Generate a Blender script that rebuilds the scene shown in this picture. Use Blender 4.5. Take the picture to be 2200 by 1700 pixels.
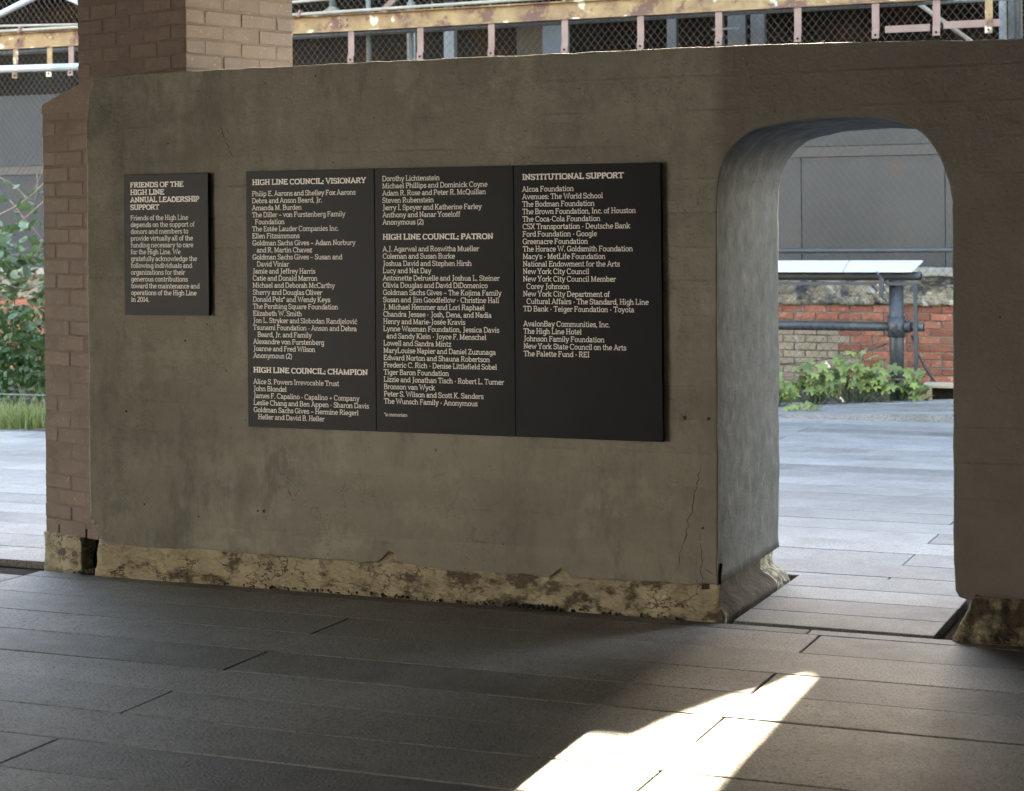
import bpy, bmesh, math, random
from math import radians as R, sin, cos, pi
from mathutils import Vector, Matrix, noise
random.seed(7)
S = bpy.context.scene
COL = S.collection
for o in list(bpy.data.objects): bpy.data.objects.remove(o)

# ---------------------------------------------------------------- camera
CAM_YAW = 0.395437; ROLL = 0.008848; EYE = 1.55
cd = bpy.data.cameras.new('camera'); cam = bpy.data.objects.new('camera', cd); COL.objects.link(cam)
cd.sensor_width = 36; cd.lens = 36 * 4104.2 / 2200
cd.shift_x = 3.21 / 2200; cd.shift_y = -363.2 / 2200
cd.clip_end = 500; cd.clip_start = 0.05
cam.matrix_world = Matrix.Translation((0, 0, EYE)) @ Matrix.Rotation(CAM_YAW, 4, 'Z') @ Matrix.Rotation(pi/2, 4, 'X') @ Matrix.Rotation(-ROLL, 4, 'Z')
cd.dof.use_dof = True; cd.dof.focus_distance = 8.2; cd.dof.aperture_fstop = 6.3
S.camera = cam

# ---------------------------------------------------------------- sky and sun
SUN_EL = 26.8; TAN = math.tan(R(SUN_EL)); KX = 0.034      # light travels towards -Y, drifting +X by KX per metre
w = bpy.data.worlds.new('World'); S.world = w; w.use_nodes = True
nt = w.node_tree; bg = nt.nodes['Background']
sky = nt.nodes.new('ShaderNodeTexSky'); sky.sky_type = 'NISHITA'; sky.sun_disc = False
sky.sun_elevation = R(SUN_EL)
sun_dir = Vector((-KX, 1, TAN * math.hypot(1, KX))).normalized()   # towards the sun
sky.sun_rotation = math.atan2(sun_dir.x, sun_dir.y)
nt.links.new(sky.outputs[0], bg.inputs[0]); bg.inputs[1].default_value = 0.15
sl = bpy.data.lights.new('sun', 'SUN'); sun = bpy.data.objects.new('sun', sl); COL.objects.link(sun)
sl.energy = 3.4; sl.angle = R(0.4); sl.color = (1.0, 0.93, 0.82)
sun.rotation_euler = (-sun_dir).to_track_quat('-Z', 'Y').to_euler(); sun.location = (0, 12, 12)
S.view_settings.view_transform = 'Standard'; S.view_settings.look = 'None'
S.view_settings.exposure = 4.35; S.view_settings.gamma = 1; S.view_settings.use_curve_mapping = False
S.view_settings.use_white_balance = True; S.view_settings.white_balance_temperature = 8100; S.view_settings.white_balance_tint = 8
S.cycles.max_bounces = 8; S.cycles.diffuse_bounces = 6
S.cycles.use_denoising = True

# ---------------------------------------------------------------- materials
def mat(name, c1, c2=None, scale=4, rough=.8, bump=.3, bscale=60, bdist=.004, stain=None, sscale=1.5, slo=.52, shi=.62,
        spec=.4, rnd=.0, metal=0, speck=None, speck_scale=400, speck_w=.3, stretch=(1, 1, 1), coarse=0, coarse_scale=8, rrand=None, veins=None):
    m = bpy.data.materials.new(name); m.use_nodes = True; t = m.node_tree; N = t.nodes.new; L = t.links.new
    p = t.nodes['Principled BSDF']; p.inputs['Roughness'].default_value = rough
    p.inputs['Specular IOR Level'].default_value = spec; p.inputs['Metallic'].default_value = metal
    tc = N('ShaderNodeTexCoord'); mp = N('ShaderNodeMapping'); L(tc.outputs['Object'], mp.inputs[0]); mp.inputs['Scale'].default_value = stretch
    oi = N('ShaderNodeObjectInfo'); ad = N('ShaderNodeVectorMath'); ad.operation = 'ADD'
    sc = N('ShaderNodeVectorMath'); sc.operation = 'SCALE'; sc.inputs[0].default_value = (37, 91, 53); L(oi.outputs['Random'], sc.inputs['Scale'])
    L(mp.outputs[0], ad.inputs[0]); L(sc.outputs[0], ad.inputs[1]); V = ad.outputs[0]
    def nz(s, d=6, r=.6):
        n = N('ShaderNodeTexNoise'); n.inputs['Scale'].default_value = s; n.inputs['Detail'].default_value = d; n.inputs['Roughness'].default_value = r
        L(V, n.inputs['Vector']); return n.outputs['Fac']
    def ramp(f, lo, hi):
        r = N('ShaderNodeMapRange'); r.inputs[1].default_value = lo; r.inputs[2].default_value = hi; L(f, r.inputs[0]); return r.outputs[0]
    def mix(f, a, b):
        x = N('ShaderNodeMix'); x.data_type = 'RGBA'
        if isinstance(f, float): x.inputs[0].default_value = f
        else: L(f, x.inputs[0])
        for v, i in ((a, 6), (b, 7)):
            if isinstance(v, tuple): x.inputs[i].default_value = (*v, 1)
            else: L(v, x.inputs[i])
        return x.outputs[2]
    c = mix(ramp(nz(scale), .35, .65), c1, c2 or c1)
    if speck: c = mix(ramp(nz(speck_scale, 2, .5), .62 - speck_w * .3, .68), c, speck)
    if stain: c = mix(ramp(nz(sscale, 9, .68), slo, shi), c, stain)
    if veins:
        ab = N('ShaderNodeMath'); ab.operation = 'SUBTRACT'; L(nz(veins[0], 5, .62), ab.inputs[0]); ab.inputs[1].default_value = .5
        aa = N('ShaderNodeMath'); aa.operation = 'ABSOLUTE'; L(ab.outputs[0], aa.inputs[0])
        vg = N('ShaderNodeMath'); vg.operation = 'MULTIPLY'; L(ramp(aa.outputs[0], veins[1], 0), vg.inputs[0]); L(ramp(nz(veins[0] * .6, 3, .5), .45, .6), vg.inputs[1])
        c = mix(vg.outputs[0], c, veins[2])
    if rnd:
        h = N('ShaderNodeHueSaturation'); mr = N('ShaderNodeMapRange'); L(oi.outputs['Random'], mr.inputs[0])
        mr.inputs[3].default_value = 1 - rnd; mr.inputs[4].default_value = 1 + rnd; L(mr.outputs[0], h.inputs['Value']); L(c, h.inputs['Color']); c = h.outputs[0]
    L(c, p.inputs['Base Color'])
    if rrand is not None:
        rr = N('ShaderNodeMapRange'); L(nz(rrand[0], 5, .6), rr.inputs[0]); rr.inputs[1].default_value = .35; rr.inputs[2].default_value = .65
        rr.inputs[3].default_value = rrand[1]; rr.inputs[4].default_value = rrand[2]; L(rr.outputs[0], p.inputs['Roughness'])
    b = N('ShaderNodeBump'); b.inputs['Strength'].default_value = bump; b.inputs['Distance'].default_value = bdist
    hh = nz(bscale, 8, .65)
    if coarse:
        mm = N('ShaderNodeMath'); mm.operation = 'MULTIPLY_ADD'; L(nz(coarse_scale, 4, .5), mm.inputs[0]); mm.inputs[1].default_value = coarse; L(hh, mm.inputs[2]); hh = mm.outputs[0]
    L(hh, b.inputs['Height']); L(b.outputs[0], p.inputs['Normal'])
    return m
M = {}
M['plank'] = mat('pebbled_concrete', (.142, .140, .137), (.200, .196, .191), 2.2, bump=.9, bscale=95, bdist=.007, speck=(.045, .043, .041), speck_scale=120, speck_w=.45,
                 stain=(.085, .078, .072), sscale=1.3, slo=.55, shi=.72, spec=.6, rnd=.30, rrand=(7, .41, .53))
M['gap'] = mat('joint_dirt', (.02, .015, .01), (.035, .025, .018), 8, rough=1, spec=.1)
M['ground'] = mat('earth', (.13, .12, .11), (.2, .19, .18), 1, rough=1)
M['soil'] = mat('soil', (.03, .022, .016), (.06, .045, .03), 20, rough=1, bump=1, bscale=40, bdist=.02)
M['ceiling'] = mat('soffit_paint', (.05, .042, .034), (.065, .055, .045), 2)
M['cream'] = mat('cream_painted_stone', (.36, .305, .21), (.46, .395, .275), 5, rough=.85, bump=1, bscale=30, bdist=.025, stain=(.12, .095, .066), sscale=9, slo=.52, shi=.60, coarse=3, coarse_scale=13, stretch=(.7, 1, 1.2), veins=(7, .016, (.05, .038, .026)))
M['brickpaint'] = mat('brown_brick_paint', (.165, .118, .094), (.195, .140, .112), 7, rough=.62, bump=.6, bscale=70, bdist=.004, rnd=.07, spec=.35, speck=(.24, .19, .155), speck_scale=60, speck_w=-.13, stain=(.125, .092, .075), sscale=5, slo=.56, shi=.7)
M['mortarpaint'] = mat('painted_mortar', (.150, .108, .086), (.185, .134, .107), 20, rough=.8, bump=.8, bscale=60, bdist=.006)
M['panel'] = mat('black_sign_enamel', (.009, .010, .013), (.012, .013, .016), 3, rough=.42, bump=.04, bscale=200, spec=.15)
M['letter'] = mat('cream_print', (.90, .88, .84), (.92, .90, .86), 30, rough=.55, bump=0)
M['dark'] = mat('cavity_dark', (.008, .006, .004), (.02, .015, .01), 20, rough=1, spec=.05, bump=1, bscale=30, bdist=.02)
M['gravel'] = mat('gravel', (.035, .032, .03), (.06, .055, .05), 30, rough=.9)
M['red'] = mat('red_brick', (.215, .070, .040), (.15, .043, .026), 14, rough=.9, bump=.8, bscale=60, bdist=.006, rnd=.32, speck=(.26, .17, .12), speck_scale=40, speck_w=0, stain=(.12, .09, .065), sscale=6, slo=.55, shi=.68)
M['mortar'] = mat('tan_mortar', (0.176, 0.147, 0.108), (0.132, 0.110, 0.081), 6, rough=.95, bump=1, bscale=40, bdist=.01, stain=(0.068, 0.049, 0.035), sscale=3)
M['tan'] = mat('tan_render', (0.202, 0.156, 0.111), (0.171, 0.131, 0.091), 7, rough=.9, bump=.8, bscale=30, bdist=.01, rnd=.06)
M['rock'] = mat('weathered_stone', (.27, .22, .15), (.13, .10, .07), 6, rough=.9, bump=1, bscale=12, bdist=.08, stain=(.035, .032, .034), sscale=5, slo=.5, shi=.6, coarse=2, coarse_scale=6, speck=(.36,.33,.28), speck_scale=8, speck_w=.1)
M['cap'] = mat('pale_concrete', (0.265, 0.242, 0.202), (0.207, 0.190, 0.155), 8, rough=.9, bump=.9, bscale=25, bdist=.012, stain=(0.092, 0.069, 0.052), sscale=5, slo=.56, shi=.64)
M['greywall'] = mat('grey_wall_panel', (.046, .041, .036), (.058, .052, .046), 1.2, rough=.85, spec=.2, bump=.3, bscale=30, rnd=.07, stain=(.075, .052, .040), sscale=1.4, slo=.55, shi=.72)
M['darkpanel'] = mat('dark_grey_wall_panel', (0.017, 0.017, 0.017), (0.023, 0.023, 0.023), 1.5, rough=.8, rnd=.1, stain=(0.033, 0.028, 0.021), sscale=1.6, slo=.62, shi=.72)


M['soiled'] = mat('soiled_cream_stone', (.36, .305, .21), (.44, .375, .26), 5, rough=.9, bump=1, bscale=30, bdist=.025, stain=(.055, .042, .028), sscale=6, slo=.40, shi=.54, coarse=3, coarse_scale=13, veins=(7, .016, (.04, .03, .02)))  # cream stone again; the heavier stain puts the right plinth's shade into the colour
M['dirtystone'] = mat('dirty_stone', (.045, .034, .025), (.085, .066, .048), 9, rough=.95, spec=.1, bump=1, bscale=28, bdist=.02)  # darker stone for the plinth's side at the opening
M['brownband'] = mat('brown_band', (0.058, 0.045, 0.036), (0.052, 0.045, 0.039), 2, rough=.85)
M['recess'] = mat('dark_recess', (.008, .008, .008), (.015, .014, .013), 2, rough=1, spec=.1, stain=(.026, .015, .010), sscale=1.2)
M['rust'] = mat('flaking_cream_rust', (.185, .12, .056), (.115, .066, .032), 5, rough=.8, bump=.6, bscale=30, bdist=.01, stain=(.075, .034, .022), sscale=3.6, slo=.5, shi=.58, speck=(.36, .31, .23), speck_scale=7, speck_w=-.02)
M['brown'] = mat('brown_steel', (.115, .066, .052), (.145, .088, .07), 6, rough=.7, bump=.3, bscale=40, stain=(.26, .18, .10), sscale=4, slo=.64, shi=.68)
M['galv'] = mat('galvanised', (.10, .105, .105), (.075, .08, .08), 10, rough=.5, spec=.4, bump=.1)
M['wire'] = mat('fence_wire', (.095, .074, .064), (.07, .056, .05), 10, rough=.8, spec=.1, bump=0)
M['whitepipe'] = mat('white_steel', (.22, .225, .23), (.18, .185, .19), 6, rough=.4, spec=.5, bump=.1)
M['creampipe'] = mat('cream_pipe', (.20, .185, .155), (.15, .125, .10), 3, rough=.6, spec=.2)
M['darkpipe'] = mat('charcoal_pipe', (0.026, 0.029, 0.033), (0.036, 0.038, 0.041), 5, rough=.45, spec=.5, bump=.2, stain=(0.045, 0.042, 0.040), sscale=6, slo=.6, shi=.7)
M['whitesign'] = mat('white_rail_panel', (.36, .37, .38), (.39, .40, .41), 4, rough=.35, bump=0)
M['bluepanel'] = mat('blue_grey_sheet', (.055, .065, .078), (.045, .054, .064), 3, rough=.7)
M['bolt'] = mat('bolt_steel', (.45, .44, .42), (.4, .4, .4), 10, rough=.35, metal=.6)
M['black'] = mat('black_rubber', (.015, .015, .015), None, 5, rough=.5)
M['green'] = mat('green_wire', (.02, .12, .06), (.03, .15, .08), 5, rough=.5)
M['wood'] = mat('pale_timber', (.315, .240, .165), (.255, .188, .120), 6, rough=.85, bump=.5)
M['bark'] = mat('bark', (.17, .13, .10), (.12, .09, .07), 20, rough=.9, bump=.8)
M['crack'] = mat('crack_shadow', (.055, .048, .04), None, 5, rough=1, bump=0)  # dark tone of the cracks and pits
M['redpaint'] = mat('red_scrape', (.16, .045, .03), None, 5, rough=.8, bump=0)
M['facade_tan'] = mat('pale_stucco_facade', (.74, .76, .79), (.68, .70, .73), 3, rough=.9)  # surface of the added block, pale to bounce more sunlight
M['facade'] = mat('brick_facade', (.26, .15, .11), (.2, .12, .09), 3, rough=.9)

def leafmat(name, a, b, rnd=.25, trans=.25):
    m = mat(name, a, b, 22, rough=.5, bump=.25, bscale=60, rnd=rnd, spec=.4)
    t = m.node_tree; p = t.nodes['Principled BSDF']; out = t.nodes['Material Output']
    tr = t.nodes.new('ShaderNodeBsdfTranslucent'); tr.inputs[0].default_value = (a[0] * 1.6, a[1] * 1.7, a[2], 1)
    mx = t.nodes.new('ShaderNodeMixShader'); mx.inputs[0].default_value = trans
    t.links.new(p.outputs[0], mx.inputs[1]); t.links.new(tr.outputs[0], mx.inputs[2]); t.links.new(mx.outputs[0], out.inputs[0]); return m
M['leafA'] = leafmat('lobed_leaf', (0.137, 0.163, 0.039), (0.089, 0.121, 0.032), .5)
M['leafB'] = leafmat('shrub_leaf', (.055, .085, .038), (.10, .14, .09), .5)
M['leafC'] = leafmat('low_leaf', (0.019, 0.048, 0.012), (0.031, 0.067, 0.014), .3)
M['grass'] = leafmat('grass_blade', (.075, .105, .024), (.13, .145, .05), 0)
M['pink'] = leafmat('dry_pink_leaf', (.496, .336, .288), (.400, .264, .216), .1)

# concrete wall material: olive-grey paint over board-marked concrete, pitted and stained towards the left end
def wallmat(name, c1, c2, cst, bd=1., brown=None, spec=.4):
    m = bpy.data.materials.new(name); m.use_nodes = True; t = m.node_tree; N = t.nodes.new; L = t.links.new
    p = t.nodes['Principled BSDF']; p.inputs['Specular IOR Level'].default_value = spec
    tc = N('ShaderNodeTexCoord'); V = tc.outputs['Object']
    def nz(s, d=6, r=.6, vec=V):
        n = N('ShaderNodeTexNoise'); n.inputs['Scale'].default_value = s; n.inputs['Detail'].default_value = d; n.inputs['Roughness'].default_value = r
        L(vec, n.inputs['Vector']); return n.outputs['Fac']
    def rg(f, lo, hi, a=0., b=1.):
        r = N('ShaderNodeMapRange'); r.inputs[1].default_value = lo; r.inputs[2].default_value = hi; r.inputs[3].default_value = a; r.inputs[4].default_value = b; L(f, r.inputs[0]); return r.outputs[0]
    def op(o, a, b):
        x = N('ShaderNodeMath'); x.operation = o
        for v, i in ((a, 0), (b, 1)):
            if isinstance(v, (int, float)): x.inputs[i].default_value = v
            else: L(v, x.inputs[i])
        return x.outputs[0]
    def mix(f, a, b):
        x = N('ShaderNodeMix'); x.data_type = 'RGBA'; L(f, x.inputs[0])
        for v, i in ((a, 6), (b, 7)):
            if isinstance(v, tuple): x.inputs[i].default_value = (*v, 1)
            else: L(v, x.inputs[i])
        return x.outputs[2]
    sx = N('ShaderNodeSeparateXYZ'); L(V, sx.inputs[0]); X, Y, Z = sx.outputs
    mp = N('ShaderNodeMapping'); mp.inputs['Scale'].default_value = (1, 1, .35); L(V, mp.inputs[0]); VS = mp.outputs[0]   # streaks run down
    mq = N('ShaderNodeMapping'); mq.inputs['Scale'].default_value = (.25, 1, 1.5); L(V, mq.inputs[0]); VH = mq.outputs[0]
    # form boards, 125 mm high, wobbling
    zb = op('ADD', Z, op('MULTIPLY', nz(.8, 2, .5, VH), .05))
    fr = op('FRACT', op('MULTIPLY', zb, 7.4), 0)
    bid = op('FLOOR', op('MULTIPLY', zb, 7.4), 0)
    wn = N('ShaderNodeTexWhiteNoise'); wn.noise_dimensions = '1D'; L(bid, wn.inputs['W'])
    boards = op('MULTIPLY', rg(nz(1.6, 4, .6), .47, .62), bd)                     # where boards show
    col = mix(rg(nz(1.3, 5, .6, VH), .38, .62), c1, c2)
    col = mix(op('MULTIPLY', rg(nz(2.6, 10, .75), .53, .60), .55), col, tuple(v * 1.22 for v in c2))
    col = mix(op('MULTIPLY', rg(nz(3.4, 10, .78, VS), .55, .63), .6), col, cst)
    col = mix(op('MULTIPLY', rg(wn.outputs[0], 0, 1, 0, .5), boards), col, tuple(v * .82 for v in c1))
    left = rg(X, .1, 1.3, 1., 0.)                           # object X runs from the wall's left end
    blot = op('MULTIPLY', rg(nz(4.2, 10, .74), .50, .66), rg(left, 0, 1, .35, .75))
    col = mix(blot, col, cst)
    grime = op('MULTIPLY', rg(nz(4, 9, .7, VS), .52, .62), .35); col = mix(grime, col, tuple(v * .85 for v in cst))
    drip = op('MULTIPLY', rg(nz(9, 8, .7, VS), .57, .68), .45); col = mix(drip, col, cst)
    va = op('ABSOLUTE', op('SUBTRACT', nz(2.2, 7, .66), .5), 0); vein = op('MULTIPLY', rg(va, .0035, 0), rg(nz(1.7, 3, .5), .50, .58)); col = mix(op('MULTIPLY', vein, .75), col, tuple(v * .35 for v in cst))
    pale = op('MULTIPLY', rg(nz(16, 6, .75), .62, .68), rg(nz(2.2, 3, .5), .48, .6)); col = mix(op('MULTIPLY', pale, .5), col, tuple(v * 1.45 for v in c2))
    pit = rg(nz(55, 3, .5), .70, .76); col = mix(op('MULTIPLY', pit, .6), col, (.05, .045, .04))
    warm = rg(nz(.5, 2, .5), .4, .65); col = mix(op('MULTIPLY', warm, .35), col, (c1[0] * 1.02, c1[1] * .93, c1[2] * .84))
    if brown:
        xe = op('ADD', X, op('MULTIPLY', nz(6, 4, .6), .05)); bm_ = rg(xe, 2.945, 3.0, 0, 1)
        col = mix(bm_, col, mix(rg(nz(3, 7, .65), .35, .65), brown, tuple(v * .82 for v in brown)))
    L(col, p.inputs['Base Color'])
    L(rg(nz(14, 5, .6), .3, .7, .46, .72), p.inputs['Roughness'])
    edge = rg(fr, 0, .07, 1., 0.)
    h = op('ADD', op('MULTIPLY', nz(70, 9, .7), .55), op('MULTIPLY', nz(9, 5, .6), 1.1))
    h = op('ADD', h, op('MULTIPLY', op('MULTIPLY', edge, boards), .4))
    h = op('ADD', h, op('MULTIPLY', op('MULTIPLY', rg(fr, 0, 1), boards), .5))
    h = op('ADD', h, op('MULTIPLY', op('MULTIPLY', nz(38, 8, .8), rg(left, .2, 1, .1, 1)), 1.3))
    h = op('ADD', h, op('MULTIPLY', pit, -1.2))
    b = N('ShaderNodeBump'); b.inputs['Strength'].default_value = .9; b.inputs['Distance'].default_value = .010; L(h, b.inputs['Height']); L(b.outputs[0], p.inputs['Normal'])
    return m
M['jamb'] = wallmat('grey_painted_reveal', (.036, .0355, .035), (.056, .055, .055), (.026, .0255, .025), 0., None, .15)  # darker grey than the wall front, for the opening's inner faces
M['wall'] = wallmat('painted_concrete', (.200, .187, .154), (.290, .270, .225), (.098, .094, .078), brown=(.158, .142, .126))

# ---------------------------------------------------------------- mesh helpers
class MB:
    def __init__(s): s.v = []; s.f = []
    def add(s, vs, fs):
        n = len(s.v); s.v += [tuple(v) for v in vs]; s.f += [tuple(i + n for i in f) for f in fs]; return s
    def box(s, x0, x1, y0, y1, z0, z1, mtx=None):
        vs = [Vector(p) for p in ((x0, y0, z0), (x1, y0, z0), (x1, y1, z0), (x0, y1, z0), (x0, y0, z1), (x1, y0, z1), (x1, y1, z1), (x0, y1, z1))]
        if mtx: vs = [mtx @ v for v in vs]
        return s.add(vs, [(0, 3, 2, 1), (4, 5, 6, 7), (0, 1, 5, 4), (1, 2, 6, 5), (2, 3, 7, 6), (3, 0, 4, 7)])
    def cham(s, x0, x1, y0, y1, z0, z1, c, jit=0):
        """box with chamfered edges (24 vertices)"""
        vs = []; idx = {}
        X = (x0, x1); Yy = (y0, y1); Z = (z0, z1)
        for i in (0, 1):
            for j in (0, 1):
                for k in (0, 1):
                    for a in range(3):
                        p = [X[i], Yy[j], Z[k]]
                        sg = [1 if q == 0 else -1 for q in (i, j, k)]
                        for b in range(3):
                            if b != a: p[b] += sg[b] * c
                        # vertex lies on face 'a'
                        p = [q + random.uniform(-jit, jit) for q in p]
                        idx[i, j, k, a] = len(vs); vs.append(p)
        fs = []
        for a in range(3):
            b, d = [q for q in range(3) if q != a]
            for s0 in (0, 1):
                loop = []
                for (u, w_) in ((0, 0), (1, 0), (1, 1), (0, 1)):
                    key = [0, 0, 0]; key[a] = s0; key[b] = u; key[d] = w_; loop.append(idx[(*key, a)])
                fs.append(loop)
            for u in (0, 1):       # edges along axis a
                for w_ in (0, 1):
                    k0 = [0, 0, 0]; k0[b] = u; k0[d] = w_; k1 = list(k0); k1[a] = 1
                    fs.append([idx[(*k0, b)], idx[(*k1, b)], idx[(*k1, d)], idx[(*k0, d)]])
        for i in (0, 1):
            for j in (0, 1):
                for k in (0, 1): fs.append([idx[i, j, k, 0], idx[i, j, k, 1], idx[i, j, k, 2]])
        return s.add(vs, fs)
    def tube(s, pts, r, n=8, cap=True):
        pts = [Vector(p) for p in pts]; rs = r if isinstance(r, (list, tuple)) else [r] * len(pts); rings = []
        base = len(s.v); up = None
        for i, p in enumerate(pts):
            d = (pts[min(i + 1, len(pts) - 1)] - pts[max(i - 1, 0)]).normalized()
            if up is None: up = Vector((0, 0, 1)) if abs(d.z) < .9 else Vector((1, 0, 0))
            a = d.cross(up).normalized(); b = a.cross(d).normalized(); up = b
            for k in range(n):
                t = 2 * pi * k / n; s.v.append(tuple(p + a * cos(t) * rs[i] + b * sin(t) * rs[i]))
        for i in range(len(pts) - 1):
            for k in range(n):
                s.f.append((base + i * n + k, base + i * n + (k + 1) % n, base + (i + 1) * n + (k + 1) % n, base + (i + 1) * n + k))
        if cap:
            s.f.append(tuple(base + k for k in range(n))[::-1]); e = base + (len(pts) - 1) * n; s.f.append(tuple(e + k for k in range(n)))
        return s
    def mesh(s, name, origin=(0, 0, 0), smooth=False):
        me = bpy.data.meshes.new(name); ox, oy, oz = origin
        me.from_pydata([(a - ox, b - oy, c - oz) for a, b, c in s.v], [], s.f)
        bm = bmesh.new(); bm.from_mesh(me); bmesh.ops.recalc_face_normals(bm, faces=bm.faces); bm.to_mesh(me); bm.free()
        if smooth: me.polygons.foreach_set('use_smooth', [True] * len(me.polygons))
        return me
def wloc(o):
    l = Vector(o.location)
    while o.parent: o = o.parent; l += Vector(o.location)
    return l
def link(name, me, m, loc=(0, 0, 0), parent=None, rot=None, scale=None):
    o = bpy.data.objects.new(name, me); COL.objects.link(o)
    if me and m and not me.materials: me.materials.append(M[m] if isinstance(m, str) else m)
    if parent: o.parent = parent; o.location = Vector(loc) - wloc(parent)
    else: o.location = loc
    if rot: o.rotation_euler = rot
    if scale: o.scale = scale
    return o
def build(mb, name, m, parent=None, origin=None, smooth=False):
    if origin is None:
        xs, ys, zs = zip(*mb.v); origin = ((min(xs) + max(xs)) / 2, (min(ys) + max(ys)) / 2, min(zs))
    return link(name, mb.mesh(name, origin, smooth), m, origin, parent)
def tag(o, label=None, cat=None, group=None, kind=None):
    if label: o['label'] = label
    if cat: o['category'] = cat
    if group: o['group'] = group
    if kind: o['kind'] = kind
    return o
def thing(name, loc, label, cat, group=None):
    o = bpy.data.objects.new(name, None); COL.objects.link(o); o.location = loc; o.empty_display_size = .2
    return tag(o, label, cat, group)

# ================================================================ SETTING
mb = MB(); mb.add([(-120, -120, -.09), (120, -120, -.09), (120, 120, -.09), (-120, 120, -.09)], [(0, 1, 2, 3)])
tag(build(mb, 'ground', 'ground', origin=(0, 0, -.09)), kind='structure')
mb = MB(); mb.box(-14, 3, 3.6, 15.6, -.085, -.035)
floor = tag(build(mb, 'floor', 'gap', origin=(-4, 9, -.085)), kind='structure')
mb = MB(); mb.box(-16, 6, -14, 3.58, -.085, 0); tag(build(mb, 'pavement', 'plank', origin=(-4, -4, -.085)), kind='structure')

rows = [3.60, 3.90, 4.215, 4.532, 4.849, 5.170, 5.488, 5.806, 6.122, 6.440, 6.767, 7.090]
r = 7.405
while r < 15.0: rows.append(round(r, 3)); r += .3135
def plank_set(me_key, x0, x1, y0, y1, dz=0.):
    mb = MB(); c = .0022
    g = .0025 if random.random() < .6 else .0048
    mb.cham(x0 + .004, x1 - .004, y0 + g, y1 - g * .7, -.075, 0, c, .0006)
    o = build(mb, 'plank', 'plank', floor, origin=((x0 + x1) / 2, (y0 + y1) / 2, 0))
    o.location.z += dz
    o.rotation_euler = (random.uniform(-.0009, .0009), random.uniform(-.0004, .0004), 0)
    return o
for i, y0 in enumerate(rows[:-1]):
    y1 = rows[i + 1]; j = i - 3                        # row 3 starts at 4.532 and has its joint at -3.53
    ph = -3.53 if j % 2 == 0 else -1.71
    xs = [ph + 3.64 * k for k in range(-3, 3)]
    lo = -10.6 if y1 > 6.5 else -6.4
    for a, b in zip(xs[:-1], xs[1:]):
        if b < lo or a > 2.4: continue
        if y0 > 12.3 and b < -6.5: continue
        if y0 > 12.3: a = max(a, -7.2)
        segs = [(a, b)]
        if y1 > 7.25 and y0 < 8.2:                      # interrupted by the wall, the pier and the opening
            segs = []
            yr = 7.18
            if a < -5.5: segs.append((a, min(b, -5.46)))
        elif y0 > 7 and y1 < 7.5: pass
        if y0 >= 7.08 and y0 < 7.2: segs = [(max(a, -9), b)] if b < -5.45 else []
        for (p, q) in segs:
            if q - p > .15: plank_set(0, p, q, y0, y1, random.uniform(-.002, .001))
# strip in front of the wall (cut narrower), and the short planks inside the opening
for a, b in ((-5.35, -3.53), (-3.53, -1.765), (-1.765, 1.0)): plank_set(0, a, b, 7.093, 7.178 if a > -3.6 else 7.21, -.001)
plank_set(0, -5.35, -5.0, 7.215, 7.26, -.012)
for y0, y1 in ((7.205, 7.465), (7.465, 7.742), (7.742, 8.004), (8.004, 8.268)): plank_set(0, -2.085, -1.30, y0, y1, .004)
for a, b in ((-5.35, -3.53), (-3.53, -1.7), (-1.7, 1.5)): plank_set(0, a, b, 8.268, 8.345, 0)
# raised tapering ends at the far side of the path
for k, (y0, y1, z) in enumerate(((14.93, 15.2, .022), (15.2, 15.5, .028), (15.5, 15.8, .034), (15.8, 16.1, .040))):
    mb = MB(); xa, xb = -4.7 + .12 * k, -1.9
    if k == 0:
        vs = [(xa, y0, 0), (xb, y0, 0), (xb, y1 - .012, 0), (xa, y1 - .012, 0), (xa, y0, .003), (xb, y0, .085), (xb, y1 - .012, .085), (xa, y1 - .012, .003)]
    else:
        vs = [(xa, y0, 0), (xb, y0, 0), (xb, y1 - .012, 0), (xa, y1 - .012, 0), (xa, y0, .003), (xb, y0, .085 + .012 * k), (xb, y1 - .012, .085 + .012 * k), (xa, y1 - .012, .003)]
    mb.add([(a, b, c - .0 if c else -.07) for a, b, c in vs], [(0, 3, 2, 1), (4, 5, 6, 7), (0, 1, 5, 4), (1, 2, 6, 5), (2, 3, 7, 6), (3, 0, 4, 7)])
    build(mb, 'plank', 'plank', floor, origin=(-3, y0, 0))
mb = MB(); nx, ny = 60, 30
for j in range(ny + 1):
    for i in range(nx + 1):
        x, y = -15 + 13.4 * i / nx, 12.05 + 5.5 * j / ny
        e = 15.0 + (16.2 - 15.0) * min(1, max(0, (x + 4.7) / .9)) if x > -7 else 12.2
        mb.v.append((x, y, (-.055 if y < e else -.01 + .05 * noise.noise((x * 1.3, y * 1.3, 0)) + .03 * noise.noise((x * 6, y * 6, 3)))))
for j in range(ny):
    for i in range(nx): a = j * (nx + 1) + i; mb.f.append((a, a + 1, a + nx + 2, a + nx + 1))
tag(build(mb, 'planting_bed', 'soil'), kind='structure')
mb = MB(); mb.box(-9.3, 6, -5.0, 8.9, 3.25, 4.4); tag(build(mb, 'ceiling', 'ceiling'), kind='structure')

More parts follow.
